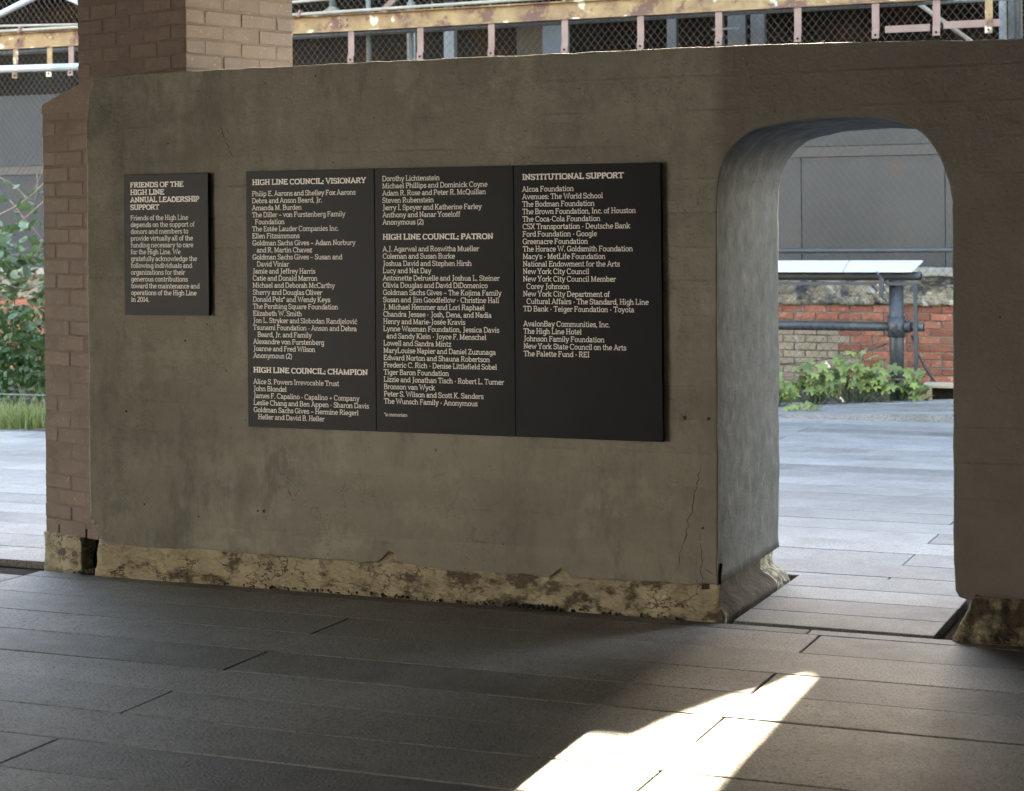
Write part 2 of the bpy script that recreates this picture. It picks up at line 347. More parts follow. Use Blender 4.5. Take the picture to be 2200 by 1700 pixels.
# ================================================================ CONCRETE WALL
WX0, WY, WYB = -5.07, 7.2, 8.14
top = [(-5.021, 2.227), (-4.956, 2.241), (-4.784, 2.245), (-4.261, 2.246), (-3.629, 2.248), (-3.2, 2.2475), (-2.788, 2.2475), (-2.393, 2.247), (-2.107, 2.246), (-1.828, 2.244), (-1.558, 2.238), (-1.295, 2.232), (-.956, 2.222), (1.2, 2.20)]
leftp = [(-4.998, .148), (-5.023, .17), (-5.04, .2), (-5.052, .231), (-5.068, .27), (-5.072, .45), (-5.070, .911), (-5.073, 1.33), (-5.069, 1.749), (-5.074, 1.958), (-5.078, 2.021), (-5.065, 2.084), (-5.057, 2.167), (-5.031, 2.212)]
bot = [(-4.855, .144), (-4.733, .142), (-4.517, .144), (-4.329, .141), (-4.007, .135), (-3.625, .139), (-3.60, .16), (-3.575, .192), (-3.556, .19), (-3.541, .149), (-3.433, .134), (-3.221, .128), (-2.849, .128), (-2.820, .150), (-2.798, .169), (-2.778, .158), (-2.758, .134), (-2.609, .13), (-2.413, .137), (-2.221, .136), (-2.143, .139)]
arch = [(-2.142, .145), (-2.136, .5), (-2.134, 1.155), (-2.130, 1.60), (-2.124, 1.70), (-2.101, 1.791), (-2.054, 1.863), (-1.979, 1.915), (-1.90, 1.933), (-1.831, 1.943), (-1.686, 1.951), (-1.596, 1.952), (-1.472, 1.941), (-1.385, 1.916), (-1.324, 1.879), (-1.273, 1.808), (-1.24, 1.721), (-1.222, 1.634), (-1.223, 1.2), (-1.228, .472), (-1.230, .30), (-1.225, .229), (-1.224, .178)]
rbot = [(-1.207, .153), (-1.176, .146), (-1.092, .147), (-1.071, .157), (-1.033, .142), (-.974, .143), (1.2, .12)]
def densify(pts, step=.025, jit=.0016, seed=1):
    out = []
    for (a, b) in zip(pts[:-1], pts[1:]):
        n = max(1, int(math.dist(a, b) / step))
        for k in range(n):
            t = k / n; x = a[0] + (b[0] - a[0]) * t; z = a[1] + (b[1] - a[1]) * t
            q = noise.noise((x * 9, z * 9, seed)) * jit * 2 + noise.noise((x * 45, z * 45, seed)) * jit
            q2 = noise.noise((x * 9, z * 9, seed + 9)) * jit * 2 + noise.noise((x * 45, z * 45, seed + 9)) * jit
            out.append((x + q, z + q2))
    return out
def smooth_arch(p):
    q = p[:3]; core = p[3:18]
    for k in range(len(core) - 1):
        p0 = core[max(k - 1, 0)]; p1 = core[k]; p2 = core[k + 1]; p3 = core[min(k + 2, len(core) - 1)]
        for s_ in range(4):
            t = s_ / 4
            q.append(tuple(.5 * (2 * p1[i] + (p2[i] - p0[i]) * t + (2 * p0[i] - 5 * p1[i] + 4 * p2[i] - p3[i]) * t * t + (3 * p1[i] - p0[i] - 3 * p2[i] + p3[i]) * t ** 3) for i in (0, 1)))
    return q + [p[17]] + p[18:]
outline = densify(leftp + top, .03, .0022, 1) + [top[-1]]
outline += densify([(1.2, .12)] + rbot[::-1][1:] + arch[::-1][:1], .03, .003, 2)
outline += densify(smooth_arch(arch)[::-1], .03, .0016, 3)
outline += densify(bot[::-1] + [leftp[0]], .02, .004, 4)
def inset(poly, d):
    n = len(poly); out = []
    for i in range(n):
        a, b, c = poly[i - 1], poly[i], poly[(i + 1) % n]
        t = Vector((c[0] - a[0], c[1] - a[1])); t = t.normalized() if t.length > 1e-6 else Vector((1, 0))
        nn = Vector((t.y, -t.x)); out.append((b[0] + nn.x * d, b[1] + nn.y * d))      # outline runs clockwise seen from the front
    return out
wall = thing('concrete_wall', (WX0, WY, 0), 'olive-grey painted concrete wall with a round-topped doorway through it', 'wall')
mb = MB(); n = len(outline)
rings = [(inset(outline, .006), WY), (inset(outline, .0015), WY + .0025), (outline, WY + .007)]
rings += [([(x + .004 * noise.noise((x * 3, z * 3, k * .7)), z + .005 * noise.noise((x * 3, z * 3, k * .7 + 20))) for x, z in outline], WY + .2 * k + .03) for k in range(1, 4)]
rings += [([(x + .004 * noise.noise((x * 3, z * 3, 2.9)), z + .005 * noise.noise((x * 3, z * 3, 22.9))) for x, z in outline], WYB - .02)]
rings += [([(x + .004 * noise.noise((x * 3, z * 3, 2.9)) + .003 * noise.noise((x * 12, z * 12, 5)), z + .003 * noise.noise((x * 12, z * 12, 8))) for x, z in outline], WYB - .008), (inset(outline, .01), WYB)]
for pts, y in rings: mb.v += [(x, y, z) for x, z in pts]
for k in range(len(rings) - 1):
    for i in range(n): a = k * n + i; b = k * n + (i + 1) % n; mb.f.append((a, b, b + n, a + n))
mb.f.append(tuple(range(n))); e = (len(rings) - 1) * n; mb.f.append(tuple(range(e, e + n))[::-1])
wb = build(mb, 'wall_body', 'wall', wall, origin=(WX0, WY, 0))
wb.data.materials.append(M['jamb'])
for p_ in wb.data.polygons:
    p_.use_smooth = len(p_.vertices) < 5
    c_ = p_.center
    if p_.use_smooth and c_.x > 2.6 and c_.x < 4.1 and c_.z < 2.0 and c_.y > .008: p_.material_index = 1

def rough_block(name, m, parent, xr, yr, zr, nx, ny, nz_, amp, seed=0, shape=None):
    """closed box of grids whose faces are pushed about by noise"""
    bm = bmesh.new(); bmesh.ops.create_cube(bm, size=1)
    me = bpy.data.meshes.new(name); vs = {}; V = []; F = []
    def vid(i, j, k):
        if (i, j, k) not in vs: vs[i, j, k] = len(V); V.append((i / nx, j / ny, k / nz_))
        return vs[i, j, k]
    for i in range(nx):
        for j in range(ny): F += [(vid(i, j, 0), vid(i, j + 1, 0), vid(i + 1, j + 1, 0), vid(i + 1, j, 0)), (vid(i, j, nz_), vid(i + 1, j, nz_), vid(i + 1, j + 1, nz_), vid(i, j + 1, nz_))]
        for k in range(nz_): F += [(vid(i, 0, k), vid(i + 1, 0, k), vid(i + 1, 0, k + 1), vid(i, 0, k + 1)), (vid(i, ny, k), vid(i, ny, k + 1), vid(i + 1, ny, k + 1), vid(i + 1, ny, k))]
    for j in range(ny):
        for k in range(nz_): F += [(vid(0, j, k), vid(0, j, k + 1), vid(0, j + 1, k + 1), vid(0, j + 1, k)), (vid(nx, j, k), vid(nx, j + 1, k), vid(nx, j + 1, k + 1), vid(nx, j, k + 1))]
    out = []
    for u, v, t in V:
        x = xr[0] + (xr[1] - xr[0]) * u; y = yr[0] + (yr[1] - yr[0]) * v; z = zr[0] + (zr[1] - zr[0]) * t
        if shape: x, y, z = shape(x, y, z, u, v, t)
        p = Vector((x, y, z)); d = noise.noise_vector(p * 7 + Vector((seed, 0, 0))) * amp + noise.noise_vector(p * 24 + Vector((seed, 5, 0))) * amp * .45
        out.append((x + d.x, y + d.y, z + d.z * .7))
    bm.free(); mb = MB(); mb.v = out; mb.f = F
    return build(mb, name, m, parent, origin=(xr[0], yr[0], zr[0]), smooth=True)
def plin(x, y, z, u, v, t):
    if v < .05:
        y += .016 + .030 * max(0, t - .56) / .44 - .014 * math.exp(-((t - .24) / .14) ** 2)       # face leans back under the overhang
    if u > .97: x += .016 - .062 * min(1, max(0, (t - .30) / .16)) * (1 if v > .02 else .25) + .10 * max(0, .42 - t) * v ** 6                                       # torn ledge at the opening
    return x, y, z
pb = rough_block('plinth', 'cream', wall, (-5.03, -2.135), (7.185, 8.17), (-.06, .215), 190, 22, 14, .014, 1, plin)
pb.data.materials.append(M['dirtystone'])
for p_ in pb.data.polygons:
    if p_.center.x > 2.80 and .03 < p_.center.y < .80: p_.material_index = 1
def plin2(x, y, z, u, v, t):
    if u < .02: x -= .13 * (1 - t) ** 1.1 * (.75 + .4 * v)
    if v < .02: y += .02 + .02 * t
    return x, y, z
rough_block('plinth', 'soiled', wall, (-1.155, 1.2), (7.13, 8.08), (-.06, .165), 80, 18, 10, .022, 7, plin2)
# broken stone rubble in the gap at the left end of the plinth
rough_block('broken_rubble', 'dark', wall, (-5.24, -4.99), (7.345, 7.7), (-.06, .27), 12, 8, 14, .045, 3)
# cracks
def ribbon(pts, wd, y, name, m='crack', parent=wall):
    mb = MB()
    for k, (x, z) in enumerate(pts):
        a = pts[max(k - 1, 0)]; b = pts[min(k + 1, len(pts) - 1)]; t = Vector((b[0] - a[0], b[1] - a[1])).normalized()
        ww = wd * (.35 + random.random()) * (.3 if k in (0, len(pts) - 1) else 1)
        mb.v += [(x + t.y * ww / 2, y, z - t.x * ww / 2), (x - t.y * ww / 2, y, z + t.x * ww / 2)]
    for k in range(len(pts) - 1): mb.f.append((2 * k, 2 * k + 1, 2 * k + 3, 2 * k + 2))
    return build(mb, name, m, parent)
def wander(a, b, n, j):
    return [(a[0] + (b[0] - a[0]) * k / n + random.uniform(-j, j) * (0 < k < n), a[1] + (b[1] - a[1]) * k / n + random.uniform(-j, j) * .4) for k in range(n + 1)]
ribbon(wander((-2.205, .60), (-2.235, .47), 8, .006) + wander((-2.235, .465), (-2.31, .19), 14, .008)[1:], .0032, WY - .0006, 'crack')
ribbon(wander((-2.215, .36), (-2.205, .145), 12, .007), .0028, WY - .0006, 'crack')
ribbon(wander((-2.205, .21), (-2.145, .175), 6, .005), .0022, WY - .0006, 'crack')
ribbon(wander((-4.375, 2.0), (-4.31, 1.86), 8, .004), .0030, WY - .0006, 'crack')
ribbon(wander((-4.345, 1.99), (-4.33, 1.965), 3, .002), .0030, WY - .0006, 'crack')
ribbon([(-4.05, .425), (-4.043, .412), (-4.034, .398)], .006, WY - .0006, 'red_scrape', 'redpaint')
for (x, z, s_) in ((-4.87, .74, .008), (-4.78, .33, .006), (-4.5, .29, .006), (-4.20, .33, .007), (-4.17, .33, .009), (-3.35, .62, .004), (-2.27, .79, .012), (-2.17, .79, .010), (-2.20, .36, .008), (-4.56, 1.06, .007), (-3.05, .25, .004), (-3.9, 2.2, .006), (-2.7, 2.1, .004), (-1.05, 1.2, .006), (-4.64, 1.93, .005)):
    mb = MB(); mb.add([(x + s_ * cos(a * pi / 4) * random.uniform(.5, 1.1), WY - .0006, z + s_ * sin(a * pi / 4) * random.uniform(.5, 1.1)) for a in range(8)], [tuple(range(8))]); build(mb, 'pit', 'crack', wall)
# dark pebbles along the foot of the wall
mb = MB()
for k in range(560):
    x = random.choice([random.uniform(-4.75, -2.3), random.gauss(-4.2, .12), random.gauss(-3.45, .12), random.gauss(-3.95, .08), random.gauss(-2.9, .07), random.gauss(-5.08, .03)])
    if x > -2.25: continue
    base = 7.184 + (-2.3 - x) * .012; s_ = random.uniform(.004, .0115)
    y = base + random.uniform(-.022, .014); z = random.uniform(-.004, .008)
    vs = [Vector(p) * s_ * random.uniform(.7, 1.2) + Vector((x, y, z + s_ * .5)) for p in ((1, 0, 0), (-1, .2, 0), (0, 1, .1), (.1, -1, 0), (0, 0, .8), (.1, 0, -.8))]
    mb.add(vs, [(0, 2, 4), (2, 1, 4), (1, 3, 4), (3, 0, 4), (2, 0, 5), (1, 2, 5), (3, 1, 5), (0, 3, 5)])
g = build(mb, 'gravel', 'gravel'); tag(g, 'dark loose pebbles along the foot of the cream plinth', 'gravel', kind='stuff')

# ================================================================ BRICK COLUMN AND ITS BUTTRESS
T1 = Vector((.948, -.318, 0)).normalized(); T2 = Vector((.318, .948, 0)).normalized()
rz = math.atan2(T1.y, T1.x)
CC = Vector((-4.763, 7.548, 0))                         # front corner of the column
CW, CD = .825, .665
column = thing('brick_column', CC - T1 * .4 + T2 * .3, 'square brown-painted brick column standing behind the left end of the wall with a raked-top buttress', 'column')
def frame(o): return Matrix.Translation(o) @ Matrix.Rotation(rz, 4, 'Z')
CO = CC - T1 * CW                                       # local origin: left end of the left face
mb = MB(); fm = frame(CO)
mb.box(.003, CW - .0025, .0018, CD - .003, 0, 3.2, fm)
build(mb, 'mortar_core', 'mortarpaint', column)
COURSE = .0708; MJ = .0095
brick_cache = {}
def brick(L_, parent, m, h=COURSE - MJ, d=.09, key='p', c=.0026, jit=.0012):
    k = (round(L_, 3), key, random.randrange(4))
    if k not in brick_cache:
        mb = MB(); mb.cham(0, L_, 0, d, 0, h, c, jit); me = mb.mesh('brick', (0, 0, 0)); me.materials.append(M[m]); brick_cache[k] = me
    return brick_cache[k]
def lay_face(fm, width, z0, z1, parent, m, step=.206, start=0, key='p', proud=.0, side=False, jz=.0012):
    z = z0; r_ = start
    while z < z1 - .03:
        x = 0 if r_ % 2 == 0 else -step / 2; rowj = random.uniform(-.0015, .0015)
        while x < width - .02:
            a = max(x, 0); b = min(x + step, width)
            L_ = b - a - MJ * .9
            if L_ > .035:
                L_ = round(L_ / .004) * .004
                me = brick(L_, parent, m, key=key)
                p = fm @ Vector((a + (.0 if a == 0 else MJ * .45), -proud + random.uniform(-.0016, .0022), z + rowj))
                o = link('brick', me, None, p, parent, rot=(random.uniform(-.006, .006), random.uniform(-.006, .006), rz if not side else rz + pi / 2))
            x += step
        z += COURSE; r_ += 1
zb = 2.135 + .018
lay_face(fm, CW, zb - COURSE * 0, 2.66, column, 'brickpaint', start=1)
# right face: runs along T2 from the front corner
fr_ = Matrix.Translation(CC) @ Matrix.Rotation(rz + pi / 2, 4, 'Z')
lay_face(fr_, CD, zb, 2.66, column, 'brickpaint', step=.222, start=0, key='r', side=True)
mb = MB(); mb.box(0, CW, 0, CD, 2.66, 3.245, fm); build(mb, 'upper_shaft', 'brickpaint', column)
# buttress
A = Vector((-5.435, 7.372, 0)); BW = .40; BD = .36
fb = frame(A)
mb = MB(); mb.box(.003, BW - .003, .0018, BD + .2, .19, 2.10, fb); build(mb, 'mortar_core', 'mortarpaint', column)
lay_face(fb, BW, .150, 2.10, column, 'brickpaint', step=.206, start=1, key='b')
# left flank of the buttress (seen only as its ragged edge)
mb = MB(); z = .15
while z < 2.1: mb.cham(.002, .05, .095, BD + .1, z, z + COURSE - MJ, .004, .001); z += COURSE
mb.v = [tuple(fb @ Vector(v)) for v in mb.v]; build(mb, 'flank_bricks', 'brickpaint', column)
mb = MB(); nseg = 10
for i in range(nseg + 1):
    t = i / nseg; zz = 2.138 + .104 * t + .004 * sin(t * pi) + .003 * noise.noise((t * 7, 1, 2))
    for y in (-.003, .004, BD + .05): mb.v.append(tuple(fb @ Vector((BW * t - .002, y + .0015 * noise.noise((t * 5, y, 1)), zz - (.004 if y < 0 else 0)))))
    for y in (-.002, BD + .05): mb.v.append(tuple(fb @ Vector((BW * t - .002, y, 2.092))))
for i in range(nseg):
    a = i * 5; mb.f += [(a, a + 1, a + 6, a + 5), (a + 1, a + 2, a + 7, a + 6), (a + 3, a, a + 5, a + 8), (a + 2, a + 4, a + 9, a + 7)]
mb.f.append((0, 3, 4, 2, 1)); a = nseg * 5; mb.f.append((a, a + 1, a + 2, a + 4, a + 3))
build(mb, 'raking_top', 'brickpaint', column)
def pl3(x, y, z, u, v, t):
    q = fb @ Vector((x, y, z)); return q.x, q.y, q.z
rough_block('plinth', 'cream', column, (.0, .285), (-.010, .5), (-.06, .150), 18, 14, 9, .007, 11, pl3)
# mortar fillet where wall meets buttress and a ragged fillet along the column foot
mb = MB(); pts = [(-5.088 + .006 * noise.noise((k * .9, 0, 1)), 7.262, .24 + k * .05) for k in range(38)]
mb.tube(pts, [.020 + .007 * noise.noise((k * .7, 3, 0)) for k in range(38)], 7); build(mb, 'mortar_fillet', 'mortarpaint', column, smooth=True)
mb = MB(); pts = []
for k in range(30):
    t = k / 29; x = -5.02 + .46 * t; pts.append((x, 7.40 + .10 * t + .0, 2.243 + .006 * noise.noise((k * .8, 2, 5))))
mb.tube(pts, [.016 + .008 * noise.noise((k * .9, 3, 7)) for k in range(30)], 6); build(mb, 'mortar_fillet', 'mortarpaint', column, smooth=True)

# ================================================================ SIGN PANELS AND THEIR LETTERING
def arc(cx, cy, rx, ry, a0, a1, n=8): return [(cx + rx * cos(R(a0 + (a1 - a0) * k / n)), cy + ry * sin(R(a0 + (a1 - a0) * k / n))) for k in range(n + 1)]
XH = .68
def bs(x, h=.11): return ('s', x, 0, h)            # foot serif
def ts(x, h=.11, y=1.): return ('s', x, y, h)      # head serif
def hs(x, y, l=.11): return ('h', x, y, l)         # left half serif at the top of a stem
G = {
 ' ': (.27, []), '.': (.26, [('d', .12, .045)]), ',': (.26, [('d', .12, .045), [(.13, .04), (.08, -.16)]]), ':': (.28, [('d', .13, .045), ('d', .13, .52)]),
 "'": (.2, [[(.09, 1), (.09, .74)]]), '*': (.42, [[(.2, 1), (.2, .62)], [(.04, .92), (.36, .70)], [(.36, .92), (.04, .70)]]),
 '(': (.36, [arc(.46, .38, .34, .64, 120, 240)]), ')': (.36, [arc(-.12, .38, .34, .64, 60, -60)]),
 '–': (.62, [[(.05, .36), (.55, .36)]]), '-': (.38, [[(.05, .34), (.32, .34)]]), '+': (.66, [[(.08, .38), (.58, .38)], [(.33, .14), (.33, .62)]]), '•': (.40, [('d', .19, .38, .085)]),
 'a': (.60, [arc(.25, .47, .17, .19, 160, 0, 6) + [(.42, .04)], arc(.24, .21, .18, .18, 0, 360, 12), ('s', .47, 0, .08)]),
 'b': (.66, [[(.12, 1), (.12, 0)], hs(.12, 1), arc(.33, .34, .22, .32, 0, 360, 14)]),
 'c': (.57, [arc(.32, .34, .23, .32, 45, 318, 12), [(.49, .62), (.49, .44)]]),
 'd': (.66, [[(.53, 1), (.53, 0)], hs(.53, 1), ('r', .53, 0, .11), arc(.31, .34, .22, .32, 0, 360, 14)]),
 'e': (.60, [arc(.31, .34, .23, .32, 0, 318, 13), [(.08, .35), (.54, .35)]]),
 'f': (.40, [[(.16, 0), (.16, .76)] + arc(.32, .80, .16, .18, 180, 70, 5), bs(.16), [(.02, XH), (.34, XH)]]),
 'g': (.64, [arc(.30, .34, .21, .32, 0, 360, 14), [(.52, .66), (.52, -.08)] + arc(.31, -.08, .21, .20, 0, -150, 8), ('r', .52, .66, .09)]),
 'h': (.68, [[(.12, 1), (.12, 0)], hs(.12, 1), bs(.12), arc(.33, .42, .20, .24, 180, 0, 7) + [(.53, 0)], bs(.53)]),
 'i': (.32, [[(.15, .66), (.15, 0)], hs(.15, .66), bs(.15), ('d', .15, .90)]),
 'j': (.32, [[(.17, .66), (.17, -.12)] + arc(.04, -.12, .13, .14, 0, -100, 4), hs(.17, .66), ('d', .17, .90)]),
 'k': (.66, [[(.12, 1), (.12, 0)], hs(.12, 1), bs(.12), [(.14, .24), (.48, .64)], [(.26, .38), (.52, .02)], ts(.50, .11, .66), bs(.54, .1)]),
 'l': (.32, [[(.15, 1), (.15, 0)], hs(.15, 1), bs(.15)]),
 'm': (1.02, [[(.12, .66), (.12, 0)], hs(.12, .66), bs(.12), arc(.31, .44, .19, .22, 180, 0, 7) + [(.50, 0)], bs(.50), arc(.69, .44, .19, .22, 180, 0, 7) + [(.88, 0)], bs(.88)]),
 'n': (.68, [[(.12, .66), (.12, 0)], hs(.12, .66), bs(.12), arc(.33, .43, .20, .23, 180, 0, 7) + [(.53, 0)], bs(.53)]),
 'o': (.62, [arc(.31, .34, .23, .32, 0, 360, 16)]),
 'p': (.66, [[(.12, .66), (.12, -.27)], hs(.12, .66), ts(.12, .11, -.27), arc(.34, .34, .22, .32, 0, 360, 14)]),
 'q': (.66, [[(.53, .66), (.53, -.27)], ('r', .53, .66, .08), ts(.53, .11, -.27), arc(.31, .34, .22, .32, 0, 360, 14)]),
 'r': (.46, [[(.13, .66), (.13, 0)], hs(.13, .66), bs(.13), arc(.36, .40, .23, .24, 180, 80, 5) + [(.42, .50)]]),
 's': (.50, [arc(.25, .50, .17, .155, 30, 250, 8) + arc(.25, .185, .18, .16, 80, -150, 8), [(.42, .66), (.42, .52)], [(.07, .16), (.07, .02)]]),
 't': (.40, [[(.16, .90), (.16, .18)] + arc(.29, .16, .13, .14, 180, 330, 5), [(.02, XH), (.35, XH)]]),
 'u': (.68, [[(.13, .66), (.13, .24)] + arc(.33, .24, .20, .22, 180, 360, 7) + [(.53, .66)], hs(.13, .66), hs(.53, .66), [(.53, .3), (.53, 0)], ('r', .53, 0, .1)]),
 'v': (.62, [[(.08, .65), (.31, .02), (.54, .65)], ts(.09, .09, .66), ts(.53, .09, .66)]),
 'w': (.92, [[(.08, .65), (.28, .02), (.46, .62), (.64, .02), (.84, .65)], ts(.09, .09, .66), ts(.83, .09, .66)]),
 'x': (.62, [[(.09, .65), (.53, .02)], [(.53, .65), (.09, .02)], ts(.10, .1, .66), ts(.52, .1, .66), bs(.10, .1), bs(.52, .1)]),
 'y': (.62, [[(.08, .65), (.32, .03)], [(.54, .65), (.26, -.16), (.16, -.25), (.06, -.25)], ts(.09, .09, .66), ts(.53, .09, .66)]),
 'z': (.54, [[(.08, .52), (.08, .66)], [(.06, .66), (.46, .66), (.07, 0), (.48, 0)], [(.48, .0), (.48, .15)]]),
 'A': (.84, [[(.10, .02), (.40, .98), (.74, .02)], [(.24, .34), (.60, .34)], bs(.10, .12), bs(.72, .12), [(.26, 1), (.42, 1)]]),
 'B': (.74, [[(.14, 1), (.14, 0)], [(.03, 1), (.40, 1)] + arc(.40, .76, .20, .24, 90, -90, 7) + [(.14, .52)], [(.38, .52)] + arc(.42, .26, .22, .26, 90, -90, 7) + [(.03, 0)]]),
 'C': (.80, [arc(.42, .5, .34, .50, 40, 320, 14), [(.68, 1), (.68, .72)]]),
 'D': (.82, [[(.14, 1), (.14, 0)], [(.03, 1), (.36, 1)] + arc(.36, .5, .36, .5, 90, -90, 11) + [(.03, 0)]]),
 'E': (.72, [[(.14, 1), (.14, 0)], [(.03, 1), (.60, 1), (.60, .80)], [(.14, .52), (.46, .52)], [(.03, 0), (.63, 0), (.63, .22)], [(.46, .62), (.46, .42)]]),
 'F': (.68, [[(.14, 1), (.14, 0)], [(.03, 1), (.58, 1), (.58, .79)], [(.14, .52), (.44, .52)], [(.44, .62), (.44, .42)], bs(.16, .14)]),
 'G': (.84, [arc(.42, .5, .34, .50, 40, 330, 14), [(.68, 1), (.68, .74)], [(.72, 0), (.72, .42)], [(.48, .42), (.80, .42)]]),
 'H': (.84, [[(.16, 1), (.16, 0)], [(.66, 1), (.66, 0)], [(.16, .52), (.66, .52)], bs(.16, .13), bs(.66, .13), ts(.16, .13), ts(.66, .13)]),
 'I': (.38, [[(.18, 1), (.18, 0)], bs(.18, .14), ts(.18, .14)]),
 'J': (.52, [[(.30, 1), (.30, .10)] + arc(.14, .06, .16, .16, 0, -120, 5), ts(.30, .14)]),
 'K': (.80, [[(.14, 1), (.14, 0)], bs(.14, .12), ts(.14, .12), [(.16, .36), (.58, .98)], [(.30, .56), (.62, .02)], ts(.60, .12), bs(.66, .12)]),
 'L': (.68, [[(.15, 1), (.15, 0)], ts(.15, .13), [(.02, 0), (.58, 0), (.58, .26)]]),
 'M': (1.0, [[(.15, 0), (.15, 1)], [(.17, .98), (.48, .12), (.78, .98)], [(.80, 1), (.80, 0)], bs(.15, .13), bs(.80, .13), [(.03, 1), (.18, 1)], [(.77, 1), (.92, 1)]]),
 'N': (.84, [[(.16, 0), (.16, 1)], [(.16, .98), (.66, .02)], [(.66, 1), (.66, 0)], bs(.16, .13), [(.03, 1), (.18, 1)], ts(.66, .13)]),
 'O': (.86, [arc(.42, .5, .35, .50, 0, 360, 18)]),
 'P': (.70, [[(.14, 1), (.14, 0)], [(.03, 1), (.38, 1)] + arc(.38, .73, .23, .27, 90, -90, 7) + [(.14, .46)], bs(.16, .14)]),
 'Q': (.86, [arc(.42, .5, .35, .50, 0, 360, 18), [(.42, .2), (.74, -.12)]]),
 'R': (.80, [[(.14, 1), (.14, 0)], [(.03, 1), (.40, 1)] + arc(.40, .75, .22, .25, 90, -90, 7) + [(.14, .50)], bs(.14, .12), [(.38, .50), (.64, .02)], bs(.66, .1)]),
 'S': (.66, [arc(.32, .74, .24, .25, 25, 255, 9) + arc(.32, .26, .25, .26, 80, -155, 9), [(.57, 1), (.57, .74)], [(.06, .26), (.06, 0)]]),
 'T': (.74, [[(.36, 1), (.36, 0)], bs(.36, .14), [(.05, .78), (.05, 1), (.67, 1), (.67, .78)]]),
 'U': (.84, [[(.16, 1), (.16, .32)] + arc(.41, .30, .25, .30, 180, 360, 9) + [(.66, 1)], ts(.16, .13), ts(.66, .13)]),
 'V': (.80, [[(.10, .98), (.40, .02), (.70, .98)], ts(.10, .12), ts(.70, .12)]),
 'W': (1.14, [[(.10, .98), (.34, .02), (.57, .92), (.80, .02), (1.04, .98)], ts(.10, .12), ts(1.04, .12)]),
 'X': (.78, [[(.10, .98), (.66, .02)], [(.66, .98), (.10, .02)], ts(.12, .12), ts(.64, .12), bs(.12, .12), bs(.64, .12)]),
 'Y': (.76, [[(.08, .98), (.36, .46), (.64, .98)], [(.36, .48), (.36, 0)], ts(.10, .12), ts(.62, .12), bs(.36, .14)]),
 'Z': (.68, [[(.08, .78), (.08, 1), (.56, 1), (.06, 0), (.58, 0), (.58, .24)]]),
 '0': (.62, [arc(.30, .5, .23, .50, 0, 360, 16)]), '1': (.46, [[(.08, .84), (.24, 1), (.24, 0)], bs(.24, .14)]),
 '2': (.60, [arc(.29, .74, .21, .25, 165, -20, 8) + [(.06, 0), (.54, 0), (.54, .16)]]), '4': (.62, [[(.42, 0), (.42, 1), (.05, .30), (.58, .30)], bs(.42, .12)]),
}
G['é'] = (G['e'][0], G['e'][1] + [[(.24, .78), (.42, .98)]]); G['ć'] = (G['c'][0], G['c'][1] + [[(.26, .78), (.44, .98)]])
def text_width(s_): return sum(G[c][0] for c in s_)
def stroke(mb, pts, th, y, T):
    n = len(pts); closed = n > 3 and math.dist(pts[0], pts[-1]) < 1e-5
    L_ = []
    for i in range(n):
        a = pts[i - 1] if i > 0 else (pts[-2] if closed else None); b = pts[i]; c = pts[i + 1] if i < n - 1 else (pts[1] if closed else None)
        d1 = Vector((b[0] - a[0], b[1] - a[1])).normalized() if a else None; d2 = Vector((c[0] - b[0], c[1] - b[1])).normalized() if c else None
        d = (d1 + d2) if d1 and d2 else (d1 or d2)
        d = d.normalized() if d.length > 1e-3 else (d1 or d2)
        k = 1.
        if d1 and d2: k = 1 / max(.45, abs(d.dot(d1)))
        nn = Vector((-d.y, d.x)) * th / 2 * k; L_.append(((b[0] + nn.x, b[1] + nn.y), (b[0] - nn.x, b[1] - nn.y)))
    base = len(mb.v)
    for p, q in L_: mb.v.append(T(p, y)); mb.v.append(T(q, y))
    for i in range(n - 1): a = base + 2 * i; mb.f.append((a, a + 1, a + 3, a + 2))
def set_line(s_, x0, z0, size, x_end, parent, bold=False, y=7.1744):
    th = .185 if bold else .122; sx = (x_end - x0) / text_width(s_) if x_end else size; mb = MB(); pen = x0
    for c in s_:
        w_, st = G[c]; k = 0
        def T(p, yy, pen=pen): return (pen + p[0] * sx, yy, z0 + p[1] * size)
        for e in st:
            yy = y - .00003 * k; k += 1
            if isinstance(e, list): pts = e
            elif e[0] == 'd':
                r_ = e[3] if len(e) > 3 else th * .62
                pts = [(e[1] - r_, e[2]), (e[1] + r_, e[2])]; stroke(mb, pts, r_ * 2, yy, T); continue
            else:
                yv = e[2]; yv = yv + th * .42 if yv <= 0 else yv - th * .08
                if e[0] == 's': pts = [(e[1] - e[3] - th * .2, yv), (e[1] + e[3] + th * .2, yv)]
                elif e[0] == 'h': pts = [(e[1] - e[3] - th * .3, yv - th * .3), (e[1] + th * .4, yv - th * .3)]
                else: pts = [(e[1], yv), (e[1] + e[3] + th * .3, yv)]
                stroke(mb, pts, th * .8, yy, T); continue
            # keep strokes inside the cap / base lines
            pts = [(px, min(max(pz, th * .42), 1 - th * .42) if -0.01 <= pz <= 1.01 else pz) for px, pz in pts]
            stroke(mb, pts, th, yy, T)
        pen += w_ * sx
    me = bpy.data.meshes.new('lettering'); o_ = (x0, y, z0); me.from_pydata([(a - o_[0], b - o_[1], c - o_[2]) for a, b, c in mb.v], [], mb.f); me.flip_normals()
    return link('lettering', me, 'letter', o_, parent)
SZ = .0219; SX = .0213; P = .0303
def board(x0, x1, z0, z1, label):
    t = thing('sign_panel', ((x0 + x1) / 2, WY, z0), label, 'sign')
    mb = MB(); mb.cham(x0 + .0012, x1 - .0012, 7.175, 7.196, z0, z1, .0012); build(mb, 'board', 'panel', t)
    mb = MB(); mb.box(x0 + .04, x1 - .04, 7.196, 7.2, z0 + .04, z1 - .04); build(mb, 'mounting_batten', 'black', t)
    return t
